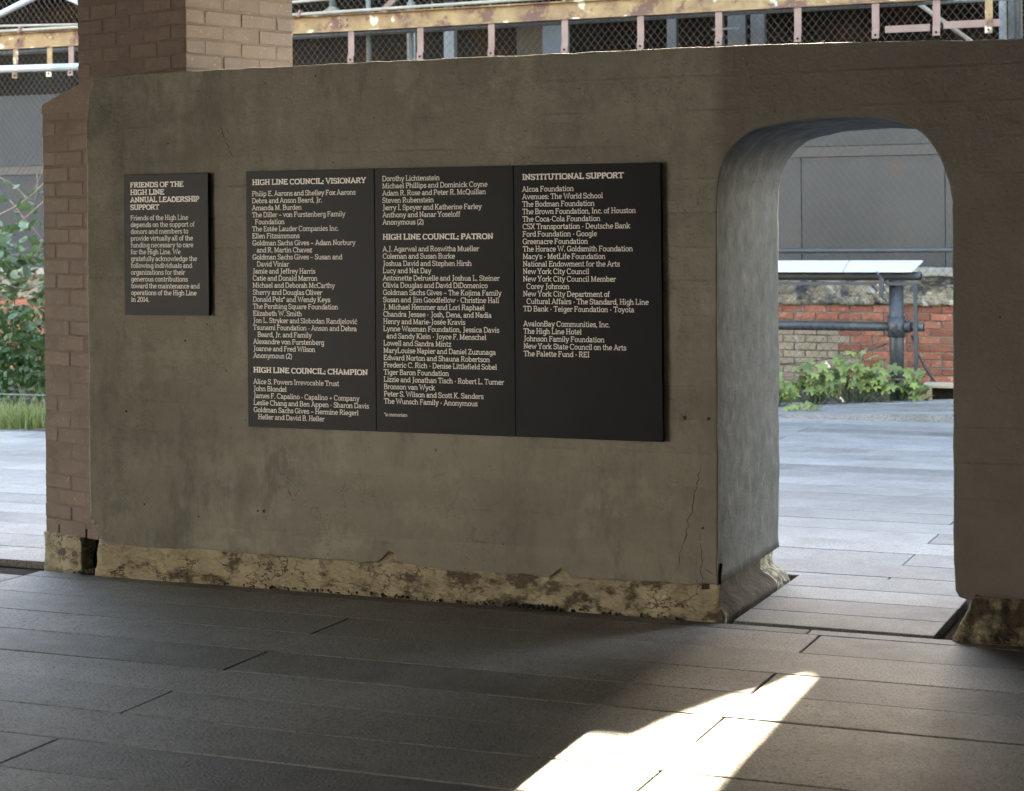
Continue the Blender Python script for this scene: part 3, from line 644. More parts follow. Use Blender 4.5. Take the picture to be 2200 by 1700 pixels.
def lines(t, x, z, rows_, head=False, pitch=P):
    for k, s_ in enumerate(rows_):
        if s_ is None: continue
        ind = 0; xe = None
        if isinstance(s_, tuple): s_, xe = s_[0], (s_[1] if len(s_) > 1 else None)
        if s_.startswith('>'): s_ = s_[1:]; ind = .0215
        if s_.startswith('<'): s_ = s_[1:]; ind = .0145

        set_line(s_, x + ind, z - pitch * k, SZ * (1.06 if head else 1), xe if xe else (x + ind + text_width(s_) * SX * FIT), t, head)
FIT = 1.143
t = board(-4.858, -4.421, 1.173, 1.795, 'small black sign headed FRIENDS OF THE HIGH LINE, apart from the other three')
lines(t, -4.822, 1.737, [('FRIENDS OF THE', -4.546), ('HIGH LINE', -4.645), ('ANNUAL LEADERSHIP', -4.466), ('SUPPORT', -4.672)], True, .033)
lines(t, -4.822, 1.592, [('Friends of the High Line', -4.523), ('depends on the support of', -4.490), ('donors and members to', -4.523), ('provide virtually all of the', -4.500), ('funding necessary to care', -4.498), ('for the High Line. We', -4.564),
    ('gratefully acknowledge the', -4.480), ('following individuals and', -4.505), ('organizations for their', -4.542), ('generous contributions', -4.528), ('toward the maintenance and', -4.468), ('operations of the High Line', -4.484), ('in 2014.', -4.727)], pitch=.0301)
t = board(-4.232, -3.612, .695, 1.798, 'tall black sign headed HIGH LINE COUNCIL: VISIONARY, left one of the joined trio')
lines(t, -4.200, 1.738, [('HIGH LINE COUNCIL: VISIONARY', -3.651)], True)
lines(t, -4.202, 1.690, [('Philip E. Aarons and Shelley Fox Aarons', -3.700), ('Debra and Anson Beard, Jr.', -3.860), ('Amanda M. Burden', -3.959), ('The Diller – von Furstenberg Family', -3.750), '<Foundation', 'The Estée Lauder Companies Inc.', 'Ellen Fitzsimmons',
    ('Goldman Sachs Gives – Adam Norbury', -3.703), '>and R. Martin Chavez', ('Goldman Sachs Gives – Susan and', -3.766), '>David Viniar', 'Jamie and Jeffrey Harris', 'Catie and Donald Marron', 'Michael and Deborah McCarthy', ('Sherry and Douglas Oliver', -3.864),
    'Donald Pels* and Wendy Keys', 'The Pershing Square Foundation', 'Elizabeth W. Smith', ('Jon L. Stryker and Slobodan Randjelović', -3.698), 'Tsunami Foundation - Anson and Debra', '>Beard, Jr. and Family', 'Alexandre von Furstenberg', 'Joanne and Fred Wilson', 'Anonymous (2)'])
lines(t, -4.202, .930, [('HIGH LINE COUNCIL: CHAMPION', -3.650)], True)
lines(t, -4.203, .881, ['Alice S. Powers Irrevocable Trust', 'John Blondel', 'James F. Capalino - Capalino + Company', ('Leslie Chang and Ben Appen • Sharon Davis', -3.646), 'Goldman Sachs Gives – Hermine Riegerl', '>Heller and David B. Heller'])
t = board(-3.612, -2.980, .695, 1.798, 'tall black sign in the middle of the joined trio, listing HIGH LINE COUNCIL: PATRON')
lines(t, -3.575, 1.744, [('Dorothy Lichtenstein', -3.310), ('Michael Phillips and Dominick Coyne', -3.095), 'Adam R. Rose and Peter R. McQuillan', 'Steven Rubenstein', 'Jerry I. Speyer and Katherine Farley', 'Anthony and Nanar Yoseloff', 'Anonymous (2)'])
lines(t, -3.575, 1.499, [('HIGH LINE COUNCIL: PATRON', -3.071)], True)
lines(t, -3.576, 1.450, ['A.J. Agarwal and Roswitha Mueller', 'Coleman and Susan Burke', 'Joshua David and Stephen Hirsh', 'Lucy and Nat Day', ('Antoinette Delruelle and Joshua L. Steiner', -3.045), 'Olivia Douglas and David DiDomenico', ('Goldman Sachs Gives – The Kojima Family', -3.037),
    'Susan and Jim Goodfellow • Christine Hall', 'J. Michael Hemmer and Lori Raphael', 'Chandra Jessee • Josh, Dena, and Nadia', 'Henry and Marie-Josée Kravis', 'Lynne Waxman Foundation, Jessica Davis', '<and Sandy Klein • Joyce F. Menschel', 'Lowell and Sandra Mintz', 'MaryLouise Napier and Daniel Zuzunaga',
    'Edward Norton and Shauna Robertson', 'Frederic C. Rich • Denise Littlefield Sobel', 'Tiger Baron Foundation', ('Lizzie and Jonathan Tisch • Robert L. Turner', -3.030), 'Bronson van Wyck', 'Peter S. Wilson and Scott K. Sanders', 'The Wunsch Family • Anonymous'])
set_line('*in memoriam', -3.576, .761, .0145, -3.468, t)
t = board(-2.980, -2.351, .695, 1.798, 'tall black sign headed INSTITUTIONAL SUPPORT, right one of the trio beside the doorway')
lines(t, -2.941, 1.738, [('INSTITUTIONAL SUPPORT', -2.506)], True)
lines(t, -2.942, 1.690, [('Alcoa Foundation', -2.718), 'Avenues: The World School', 'The Bodman Foundation', ('The Brown Foundation, Inc. of Houston', -2.456), 'The Coca-Cola Foundation', 'CSX Transportation • Deutsche Bank', 'Ford Foundation • Google', 'Greenacre Foundation',
    ('The Horace W. Goldsmith Foundation', -2.470), "Macy's • MetLife Foundation", 'National Endowment for the Arts', 'New York City Council', 'New York City Council Member', '<Corey Johnson', 'New York City Department of', ('<Cultural Affairs • The Standard, High Line', -2.406), 'TD Bank • Teiger Foundation • Toyota', None,
    'AvalonBay Communities, Inc.', 'The High Line Hotel', 'Johnson Family Foundation', ('New York State Council on the Arts', -2.501), 'The Palette Fund • REI'])

# ================================================================ THE FAR SIDE: building, retaining wall, steelwork
YB = 17.6
bld = thing('building', (-8, 19, 0), 'long dark building across the path with grey wall panels under an open gallery', 'building')
for px in range(9):
    x0 = -4.485 - 1.365 * (px - 1); x1 = x0 + 1.365 if px else -1.9
    for z0, z1 in ((1.0, 2.19), (2.29, 3.10)):
        if px == 0: xa, xb = -3.12, -1.9
        else: xa, xb = x0, x0 + 1.365
        mb = MB(); mb.cham(xa + .004, xb - .004, 18.0, 18.06, z0, z1 - .003, .002); build(mb, 'wall_panel', 'greywall' if xa > -8 else 'darkpanel', bld)
mb = MB(); mb.box(-15, -1.9, 17.985, 18.07, 2.19, 2.285); build(mb, 'band', 'brownband', bld)
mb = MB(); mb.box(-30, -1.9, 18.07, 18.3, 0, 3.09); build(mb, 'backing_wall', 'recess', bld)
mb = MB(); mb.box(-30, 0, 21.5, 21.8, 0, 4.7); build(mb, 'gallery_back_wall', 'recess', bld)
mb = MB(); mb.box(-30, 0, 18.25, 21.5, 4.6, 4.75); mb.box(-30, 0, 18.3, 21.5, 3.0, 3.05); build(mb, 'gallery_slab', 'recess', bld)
# unseen facade added above the gallery; roofline cut to shape the sun patch
def bp(xf, yf): d = 18.5 - yf; return (xf - KX * d, d * TAN)
edge = [bp(*p) for p in ((-1.592, 6.42), (-1.63, 6.38), (-1.66, 6.20), (-1.742, 6.048), (-1.813, 5.80), (-1.856, 5.661), (-1.878, 5.48), (-1.905, 5.42), (-2.10, 5.405))]
prof = [(-30, 4.75), (-30, 7.4), (-3.0, 7.4), (edge[-1][0] - .15, edge[-1][1])] + edge[::-1] + [(edge[0][0] + .02, 13.5), (4, 13.5), (4, 4.75)]
mb = MB(); k = len(prof); mb.v = [(x, 18.5, z) for x, z in prof] + [(x, 18.9, z) for x, z in prof]
mb.f = [tuple(range(k)), tuple(range(k, 2 * k))[::-1]] + [(i, (i + 1) % k, (i + 1) % k + k, i + k) for i in range(k)]
build(mb, 'upper_facade', 'facade', bld)
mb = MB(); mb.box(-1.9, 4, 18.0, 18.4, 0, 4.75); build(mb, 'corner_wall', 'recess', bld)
# things seen in the gallery
for (x, z0, z1, y, wd, m) in ((-9.05, 3.05, 4.6, 18.9, .05, 'galv'), (-8.55, 3.05, 4.6, 18.8, .06, 'galv'), (-6.0, 3.05, 4.6, 18.7, .05, 'black'), (-5.2, 3.05, 4.6, 18.3, .09, 'black'), (-5.0, 3.05, 4.6, 18.35, .07, 'black'), (-2.5, 3.05, 4.6, 18.2, .06, 'black'), (-2.62, 3.05, 4.6, 18.25, .03, 'galv'), (-9.3, 3.05, 4.6, 19.5, .03, 'galv'), (-12.5, 3.05, 4.6, 19, .08, 'bluepanel')):
    mb = MB(); mb.box(x - wd, x + wd, y, y + .08, z0, z1); build(mb, 'gallery_post', m, bld)
mb = MB(); mb.box(-7.62, -7.32, 19.2, 19.24, 3.0, 3.75); build(mb, 'blue_sheet', 'bluepanel', bld)
mb = MB(); mb.box(-8.5, -7.9, 20.6, 20.7, 3.0, 3.9); build(mb, 'rusty_sheet', 'brownband', bld)
mb = MB(); mb.tube([(-10.2, 19.0, 3.30), (-8.95, 19.0, 3.36)], .045, 10); build(mb, 'duct', 'cap', bld, smooth=True)
mb = MB(); mb.tube([(-3.55, 18.4, 3.75), (-2.85, 18.4, 3.2)], .022, 8); build(mb, 'diagonal_brace', 'creampipe', bld, smooth=True)
mb = MB(); mb.box(-.03, .03, -.02, .02, 0, .75, Matrix.Translation((-9.1, 17.9, 3.62)) @ Matrix.Rotation(R(48), 4, 'Y')); build(mb, 'diagonal_brace', 'brown', bld)
mb = MB()
for k in range(14):
    t0, t1 = k * .14, (k + 1) * .14
    mb.v
pts = [(-6.2 + .1 * k, 19.5, 3.42 - .10 * sin(k / 16 * pi) + .02 * random.random()) for k in range(17)]; mb.tube(pts, .012, 5); build(mb, 'hanging_cable', 'brown', bld, smooth=True)
for x in (-8.66, -8.3, -8.1, -7.98):
    mb = MB(); l = random.uniform(.12, .3); mb.tube([(x, 18.6, 4.05), (x + .01, 18.6, 4.05 - l)], [.014, .006], 6); build(mb, 'hanging_rag', 'cap', bld)
mb = MB(); mb.box(-9, -2, 18.4, 18.6, 3.98, 4.6); build(mb, 'soffit_beam', 'recess', bld)

# domed lamp
lamp = thing('hanging_lamp', (-9.86, 18.6, 3.9), 'round pale lamp shade hanging in the dark gallery beside the brick column', 'lamp')
mb = MB(); pr = [(.03, .12), (.06, .10), (.12, .055), (.165, .01), (.170, -.005), (.158, -.005), (.05, .05)]; n = 20
for r_, z in pr: mb.v += [(-9.86 + r_ * cos(2 * pi * k / n), 18.6 + r_ * sin(2 * pi * k / n), 3.86 + z) for k in range(n)]
for i in range(len(pr) - 1):
    for k in range(n): mb.f.append((i * n + k, i * n + (k + 1) % n, (i + 1) * n + (k + 1) % n, (i + 1) * n + k))
build(mb, 'lamp_shade', 'creampipe', lamp, smooth=True)
mb = MB(); mb.tube([(-9.86, 18.6, 3.96), (-9.86, 18.6, 4.6)], .035, 8); build(mb, 'stem', 'galv', lamp, smooth=True)

# retaining wall of brick with a stone course
ret = thing('retaining_wall', (-8, YB + .15, 0), 'low red brick wall topped with rough weathered stone behind the planting', 'wall')
mb = MB(); mb.box(-15, -1.9, YB + .012, YB + .3, -.1, .80); build(mb, 'mortar_core', 'mortar', ret)
bc = {}
def rbrick(L_, m='red', d=.05, h=.060):
    k = (round(L_, 3), m, random.randrange(4))
    if k not in bc: mb = MB(); mb.cham(0, L_, 0, d, 0, h, .004, .0022); me = mb.mesh('brick'); me.materials.append(M[m]); bc[k] = me
    return bc[k]
def far_bricks(xa, xb, z0, n, tanx=None, dk=False):
    for r_ in range(n):
        z = z0 + r_ * .0715; x = xa - (.105 if r_ % 2 else 0)
        while x < xb:
            a, b = max(x, xa), min(x + .212, xb)
            half = random.random() < .12
            for (p, q) in (((a, (a + b) / 2 - .003), ((a + b) / 2 + .003, b)) if half else ((a, b),)):
                L_ = round((q - p - .012) / .004) * .004
                if L_ > .04 and random.random() > .015:
                    m = ('tan' if (tanx and p < tanx + .1 * sin(z * 30) and z < .56) else 'red')
                    link('brick', rbrick(L_, m), None, (p, YB + random.uniform(-.004, .004), z), ret, rot=(0, 0, random.uniform(-.006, .006)))
            x += .212
far_bricks(-4.78, -2.72, .012, 11, -4.08)
far_bricks(-14.0, -12.9, .012, 11)
mb = MB(); 
rough_block('stone_course', 'rock', ret, (-4.95, -2.3), (YB - .03, YB + .32), (.80, 1.06), 90, 3, 12, .035, 21)
rough_block('stone_course', 'rock', ret, (-15, -12), (YB - .03, YB + .32), (.80, 1.06), 60, 3, 8, .035, 25)
mb = MB(); mb.box(-12, -4.95, YB, YB + .3, .8, 1.06); build(mb, 'stone_course', 'rock', ret)
rough_block('coping', 'cap', ret, (-4.95, -2.3), (YB - .06, YB + .36), (1.06, 1.135), 60, 4, 4, .010, 31)
rough_block('coping', 'cap', ret, (-15, -4.96), (YB - .06, YB + .36), (1.06, 1.135), 60, 4, 4, .010, 33)

# chain link
def chain(name, x0, x1, z0, z1, y, parent, cw=.0715, ch=.088, r_=.0019, m='wire'):
    mb = MB(); s_ = ch / cw
    for fam in (1, -1):
        k = -int((z1 - z0) / ch) - 2
        while True:
            xs = x0 + k * cw
            if xs > x1 + (z1 - z0) / s_ + cw: break
            pts = []
            # line: x = xs + fam*(z-z0)/s_
            za, zb_ = z0, z1
            xa, xb = xs, xs + fam * (z1 - z0) / s_
            def zx(x): return z0 + fam * (x - xs) * s_
            if fam == 1:
                if xa < x0: za = zx(x0); xa = x0
                if xb > x1: zb_ = zx(x1); xb = x1
            else:
                if xa > x1: za = zx(x1); xa = x1
                if xb < x0: zb_ = zx(x0); xb = x0
            if zb_ - za > .01 and x0 - 1e-6 <= xa <= x1 + 1e-6 and x0 - 1e-6 <= xb <= x1 + 1e-6:
                mb.tube([(xa, y + fam * r_ * .8, za), (xb, y + fam * r_ * .8, zb_)], r_, 3, False)
            k += 1
    o = build(mb, name, m, parent); o['kind'] = 'stuff'; return o
fence = thing('chain_link_fence', (-8, 17.45, 1.13), 'tall rusty chain-link fence with pipe rails above the brick and stone wall', 'fence')
chain('wire_mesh', -14.2, -1.95, 1.03, 4.5, 17.42, fence)
for z, r_ in ((1.275, .026), (3.525, .024)):
    mb = MB(); mb.tube([(-14.5, 17.46, z + (.0 if z > 2 else -.0)), (-1.95, 17.46, z + .03)], r_, 12); build(mb, 'rail', 'galv' if z > 2 else 'darkpipe', fence, smooth=True)
for x in (-8.86, -8.38, -5.12, -2.38, -13.9, -12.35):
    mb = MB(); mb.tube([(x, 17.50, 2.9), (x, 17.50, 4.6)], .026, 10); build(mb, 'post', 'galv' if x < -6 else 'darkpipe', fence, smooth=True)
for z in (3.1, 3.4): 
    mb = MB(); mb.tube([(-5.2, 17.46, z), (-4.93, 17.46, z)], .012, 6); build(mb, 'hinge_bar', 'galv', fence)

# rusty beam with hanging brackets
beam = thing('steel_beam', (-8, 17.25, 3.5), 'long cream beam flaking to rust with a row of brown steel straps hanging from it', 'beam')
mb = MB(); mb.box(-14.6, -2.9, 17.20, 17.215, 3.55, 3.70); mb.box(-14.6, -2.9, 17.15, 17.30, 3.535, 3.55); mb.box(-14.6, -2.9, 17.15, 17.30, 3.70, 3.713); build(mb, 'web', 'rust', beam)
bxs = [-13.278, -13.004, -12.556, -12.277, -8.892, -8.12, -7.352, -6.583, -5.815, -5.048, -4.297, -3.582, -3.038, -2.58]
for i, x in enumerate(bxs):
    m = 'rust' if (i < 3 or i == 13) else 'brown'; zt = 3.75 if i >= 12 else 3.535
    mb = MB(); h = .033
    mb.box(x - h, x + h, 17.17, 17.176, 3.30, zt); mb.box(x - h - .002, x - h + .004, 17.176, 17.21, 3.30, zt)
    mb.add([(x - h, 17.17, 3.30), (x + h, 17.17, 3.30), (x + h, 17.150, 3.275), (x - h, 17.150, 3.275), (x - h, 17.176, 3.30), (x + h, 17.176, 3.30), (x + h, 17.156, 3.275), (x - h, 17.156, 3.275)], [(0, 1, 2, 3), (4, 7, 6, 5), (0, 3, 7, 4), (1, 5, 6, 2)])
    mb.box(x - h, x + h, 17.150, 17.156, 3.215, 3.275)
    s_ = build(mb, 'strap', m, beam)
    mb = MB(); mb.tube([(x, 17.15, 3.245), (x, 17.142, 3.245)], .011, 6); build(mb, 'bolt', 'dark', s_)
for x in (-10.35 + 1.18, -9.03, -6.33, -13.0, -7.86, -4.9):
    for (dx, dz) in ((0, 0),) if x != -9.03 else ((0, .03), (.07, .03), (0, -.03), (.07, -.03)):
        mb = MB(); mb.tube([(x + dx, 17.20, 3.63 + dz), (x + dx, 17.185, 3.63 + dz)], .014, 8); build(mb, 'rivet', 'brown', beam)
mb = MB(); mb.box(-3.50, -3.1, 17.18, 17.20, 3.262, 3.325); mb.box(-2.98, -2.48, 17.18, 17.20, 3.275, 3.34); build(mb, 'tie_bar', 'brown', beam)
pipe = thing('conduit_pipe', (-8, 17.1, 3.73), 'thin cream conduit running along the top of the flaking beam', 'pipe')
mb = MB(); mb.tube([(-14.6, 17.12, 3.735), (-9.6, 17.12, 3.725), (-5.0, 17.12, 3.76)], .017, 8); build(mb, 'pipe_run', 'creampipe', pipe, smooth=True)
for x in (-9.45, -6.55, -12.9, -13.4):
    mb = MB(); mb.box(x - .012, x + .012, 17.09, 17.15, 3.70, 3.77, Matrix.Translation((x, 17.1, 3.73)) @ Matrix.Rotation(.4, 4, 'Y') @ Matrix.Translation((-x, -17.1, -3.73))); build(mb, 'clip', 'brown', pipe)
pipe = tag(build(MB().tube([(-10.4, 17.0, 3.81), (-8.4, 17.0, 3.87)], .016, 8), 'conduit_pipe', 'creampipe', smooth=True), 'upper thin cream conduit in front of the hanging lamp shade', 'pipe')

# white pipe frame at the far left
gf = thing('pipe_frame', (-11, 14, 3.0), 'white tubular gable frame beside the left side of the brick column', 'frame')
from mathutils import Quaternion
def pix(x, y, Yp):
    F = 4104.2; X = x - 1096.79; Yv = y - 486.81; c, s_ = cos(-ROLL), sin(-ROLL); X2 = X * c + Yv * s_; Y2 = -X * s_ + Yv * c
    rt = Vector((cos(CAM_YAW), sin(CAM_YAW), 0)); fw = Vector((-sin(CAM_YAW), cos(CAM_YAW), 0)); d = rt * X2 / F + fw + Vector((0, 0, -Y2 / F)); t_ = Yp / d.y
    return Vector((0, 0, EYE)) + d * t_
a, b = pix(-60, 151, 14), pix(200, 143, 14)
mb = MB(); mb.tube([a, b], .033, 12); build(mb, 'bottom_rail', 'whitepipe', gf, smooth=True)
a, b, c = pix(-40, 52, 14), pix(106, -22, 14), pix(215, 28, 14)
mb = MB(); mb.tube([a, b], .030, 12); build(mb, 'rafter', 'whitepipe', gf, smooth=True)
mb = MB(); mb.tube([b, c], .022, 12); build(mb, 'rafter', 'whitepipe', gf, smooth=True)
mb = MB(); mb.tube([pix(-40, 57, 14), pix(215, 52, 14)], .011, 8); build(mb, 'tie_rod', 'creampipe', gf, smooth=True)

# railing with the white reading rail, seen through the doorway
rl = thing('railing', (-3.7, 16.5, 0), 'charcoal pipe railing with slanted white top panels seen through the doorway', 'railing')
YR = 16.5
for x0, x1 in ((-5.2, -3.72), (-3.712, -3.095)):
    mb = MB(); vs = [(x0, YR - .13, 1.142), (x1 + (-.03 if x1 > -3.2 else 0), YR - .13, 1.142), (x1 + (.02 if x1 > -3.2 else 0), YR + .12, 1.225), (x0, YR + .12, 1.225)]
    mb.add(vs + [(a, b, c - .014) for a, b, c in vs], [(0, 1, 2, 3), (7, 6, 5, 4), (0, 4, 5, 1), (1, 5, 6, 2), (2, 6, 7, 3), (3, 7, 4, 0)]); build(mb, 'top_panel', 'whitesign', rl)
mb = MB(); mb.tube([(-5.2, YR, 1.092), (-3.068, YR, 1.092)], .037, 16, False); build(mb, 'top_pipe', 'darkpipe', rl, smooth=True)
mb = MB(); mb.tube([(-3.07, YR, 1.092), (-3.10, YR, 1.092)], .030, 16); build(mb, 'pipe_bore', 'dark', rl)
for x in (-3.63, -3.24):
    mb = MB(); mb.tube([(x, YR, 1.092), (x + .004, YR, 1.092)], .0378, 16, False); build(mb, 'pipe_joint', 'black', rl)
mb = MB(); mb.tube([(-3.285, YR, -.05), (-3.285, YR, 1.06)], .062, 18); build(mb, 'upright_pipe', 'darkpipe', rl, smooth=True)
mb = MB(); mb.tube([(-3.285, YR, .565), (-3.285, YR, .745)], .076, 18); build(mb, 'tee_fitting', 'darkpipe', rl, smooth=True)
mb = MB(); mb.tube([(-5.2, YR, .655), (-3.2, YR, .655)], .041, 16); build(mb, 'middle_pipe', 'darkpipe', rl, smooth=True)
mb = MB(); mb.tube([(-3.22, YR, .655), (-3.165, YR, .655)], .052, 16); build(mb, 'tee_fitting', 'darkpipe', rl, smooth=True)
mb = MB(); mb.tube([(-3.165, YR, .655), (-3.05, YR, .655)], .039, 16); build(mb, 'stub_pipe', 'darkpipe', rl, smooth=True)
mb = MB(); mb.tube([(-3.05, YR, .655), (-3.049, YR, .655)], .034, 16); build(mb, 'pipe_bore', 'dark', rl)
mb = MB(); mb.box(-5.2, -3.09, YR - .10, YR - .07, 1.015, 1.042); mb.box(-3.12, -3.088, YR - .10, YR - .07, .26, 1.015); build(mb, 'flat_bar_frame', 'darkpipe', rl)
mb = MB(); mb.tube([(-3.49, YR - .06, 1.02), (-3.34, YR - .06, .86)], .009, 6); build(mb, 'diagonal_brace', 'darkpipe', rl)
mb = MB(); mb.box(-3.40, -3.365, YR - .14, YR - .10, .93, 1.08); mb.tube([(-3.425, YR - .12, 1.135), (-3.41, YR - .13, 1.11), (-3.385, YR - .12, 1.06)], .012, 6)
br = build(mb, 'bracket', 'darkpipe', rl)
for dx in (-.029, .029):
    for z in (.955, 1.022): mb = MB(); mb.tube([(-3.383 + dx, YR - .145, z), (-3.383 + dx, YR - .155, z)], .007, 6); build(mb, 'bolt', 'bolt', br)
mb = MB(); mb.box(-5.2, -3.09, YR - .09, YR - .08, .20, .215); build(mb, 'bottom_bar', 'brown', rl)
chain('wire_mesh', -5.2, -3.12, .21, 1.015, YR - .085, rl, .068, .085, .0018, 'darkpipe')
mb = MB(); mb.tube([(-3.16, YR + .03, .58), (-3.11, YR + .05, .42), (-3.05, YR + .05, .30), (-2.93, YR, .14), (-2.84, YR - .05, .075), (-2.75, YR - .1, .07), (-2.6, YR, .08)], .011, 8)
tag(build(mb, 'cable', 'black', smooth=True), 'black cable drooping from the charcoal railing down past the brick wall', 'cable')
mb = MB(); mb.tube([(-4.33, 16.1, .33), (-4.20, 16.1, .345), (-4.0, 16.1, .36), (-3.75, 16.15, .40), (-3.5, 16.25, .455), (-3.35, 16.4, .51)], .0045, 5)
tag(build(mb, 'guide_wire', 'black', smooth=True), 'thin dark guide wire strung from a green stake to the railing pipe', 'wire')
mb = MB(); pts = [(-4.095, 15.9, .0), (-4.13, 15.9, .17), (-4.165, 15.9, .33), (-4.175, 15.9, .37), (-4.20, 15.9, .385), (-4.222, 15.9, .37), (-4.215, 15.9, .345), (-4.185, 15.9, .34), (-4.168, 15.9, .36), (-4.166, 15.9, .40)]
mb.tube(pts, .0048, 6); tag(build(mb, 'plant_stake', 'green', smooth=True), 'green wire plant stake with a curled top among the lobed leaves', 'stake')
blk = thing('timber_block', (-2.8, 16.3, .0), 'pale timber block with a dark open side at the right end of the plants', 'block')
mb = MB(); mb.box(-3.03, -2.93, 16.15, 16.5, -.02, .165); mb.box(-3.03, -2.55, 16.15, 16.5, .165, .185); build(mb, 'frame', 'wood', blk)
mb = MB(); mb.box(-2.93, -2.55, 16.20, 16.5, -.02, .164); build(mb, 'dark_side', 'dark', blk)

# ---------------------------------------------------------------- vegetation
def lobed(seed, r=.055):
    rd = random.Random(seed); mb = MB(); pts = []; n = 35
    for k in range(n):
        a = -pi / 2 + 2 * pi * k / n; l = 5
        q = .78 + .22 * cos(l * (a - pi / 2)) + .05 * cos(15 * a + rd.random()); d = abs(((a + pi / 2 + pi) % (2 * pi)) - pi)
        if d < .35: q *= .35 + .65 * d / .35
        rr = r * q * rd.uniform(.95, 1.05); x, y = rr * cos(a), rr * sin(a)
        pts.append((x, y, -.22 * (x * x + y * y) / r + .12 * abs(x) + .004 * cos(10 * a)))
    mb.v = [(0, 0, 0)] + pts; inner = [(x * .5, y * .5, z * .4 + .003 * (k % 7 == 3) + .001) for k, (x, y, z) in enumerate(pts)]; mb.v += inner
    for k in range(n): a, b = 1 + k, 1 + (k + 1) % n; mb.f += [(a, b, b + n, a + n), (0, a + n, b + n)]
    me = bpy.data.meshes.new('leaf'); me.from_pydata(mb.v, [], mb.f); me.polygons.foreach_set('use_smooth', [True] * len(me.polygons)); return me
LOB = []
for s_ in range(6): me = lobed(s_); me.materials.append(M['leafA']); LOB.append(me)
def leaf_plant(cx, cy, h, rad, n, label, name='leafy_plant', sc=1., group='lobed-leaf plants beside the path'):
    t = thing(name, (cx, cy, 0), label, 'plant', None)
    st = MB()
    for k in range(n):
        a = random.uniform(0, 2 * pi); q = math.sqrt(random.random()); x = cx + rad * q * cos(a); y = cy + rad * .55 * q * sin(a)
        z = h * math.sqrt(max(0, 1 - q * q * .85)) * random.uniform(.35, 1.0) + .03
        tilt = random.uniform(.35, 1.15)
        o = link('leaf', random.choice(LOB), None, (x, y - .02 * z, z), t, rot=(tilt, random.uniform(-.45, .45), random.uniform(-.9, .9)))
        f = random.uniform(.7, 1.25) * sc; o.scale = (f, f, f)
        st.tube([(cx + (x - cx) * .3, y + .03, 0), (x, y + .015, z - .01)], .0022, 3, False)
    build(st, 'stems', 'leafC', t); return t
leaf_plant(-3.55, 15.95, .46, .32, 74, 'large mound of lobed green leaves in front of the tee of the railing')
leaf_plant(-3.20, 16.0, .38, .27, 52, 'rightmost mound of lobed leaves, next to the timber block')
leaf_plant(-3.87, 15.85, .37, .24, 46, 'mound of yellowish lobed leaves just right of the green stake')
leaf_plant(-4.18, 15.7, .26, .22, 42, 'low lobed-leaf plant at the left jamb of the doorway, in front of the stake', sc=.85)
leaf_plant(-3.80, 15.25, .07, .17, 9, 'few lobed leaves sprawling flat onto the path planks', sc=.75)
leaf_plant(-4.3, 15.35, .13, .2, 18, 'small dark lobed-leaf plant at the very left foot of the doorway view', sc=.8)
for (x, y, z, s_, l) in ((-3.71, 15.75, .375, 1., 'curled dry pink leaf on top of the big leaf mound'), (-3.56, 15.6, .10, .8, 'dry pink leaf caught low in the big leaf mound')):
    me = LOB[0].copy(); me.materials.clear(); me.materials.append(M['pink']); o = link('dry_leaf', me, None, (x, y, z), None, rot=(.5, .9, .3)); o.scale = (s_ * .8, s_ * .5, s_ * .8); tag(o, l, 'leaf')
fs = thing('flower_spike', (-4.0, 15.9, 0), 'thin dried flower spike rising from the leaves in front of the tan wall', 'plant')
mb = MB(); pts = [(-3.98 + .01 * sin(k), 15.9, k * .05) for k in range(10)] + [(-4.03, 15.9, .58)]; mb.tube(pts, .0025, 4); build(mb, 'stem', 'bark', fs)
mb = MB()
for k in range(40):
    z = random.uniform(.40, .60); x = -4.0 - (z - .4) * .12 + random.gauss(0, .016 * (1.2 - (z - .4) * 3)); s_ = .006
    mb.add([(x, 15.9, z + s_), (x - s_, 15.9 + s_, z), (x + s_, 15.9 + s_, z), (x, 15.9 - s_, z)], [(0, 1, 2), (0, 2, 3), (0, 3, 1), (1, 3, 2)])
o = build(mb, 'florets', 'cap', fs); o['kind'] = 'stuff'

# shrub at the left
sh = thing('shrub', (-10.6, 14.4, 0), 'twiggy shrub with grey-green leaves filling the gap left of the brick column', 'shrub')
LS = []
for s_ in range(4):
    rd = random.Random(s_); mb = MB(); L_ = .042 + .01 * rd.random(); pr = [(0, 0), (.3, .55), (.6, .8), (.85, .55), (1, 0)]
    mid = [(0, t_ * L_, -.006 * sin(t_ * pi)) for t_, w_ in pr]; rt_ = [(w_ * L_ * .5, t_ * L_, .006 * w_ - .006 * sin(t_ * pi)) for t_, w_ in pr]; lf = [(-x, y, z) for x, y, z in rt_]
    mb.v = mid + rt_ + lf
    for k in range(4): mb.f += [(k, k + 5, k + 6, k + 1), (k, k + 1, k + 11, k + 10)]
    me = bpy.data.meshes.new('leaf'); me.from_pydata(mb.v, [], mb.f); me.polygons.foreach_set('use_smooth', [True] * len(me.polygons)); me.materials.append(M['leafB']); LS.append(me)
twigs = []
def bez(p0, p1, p2, n=12): return [Vector(p0) * (1 - t) ** 2 + Vector(p1) * 2 * t * (1 - t) + Vector(p2) * t * t for t in (k / n for k in range(n + 1))]
def PX(x, y, Y=14.2): return pix(x, y, Y)
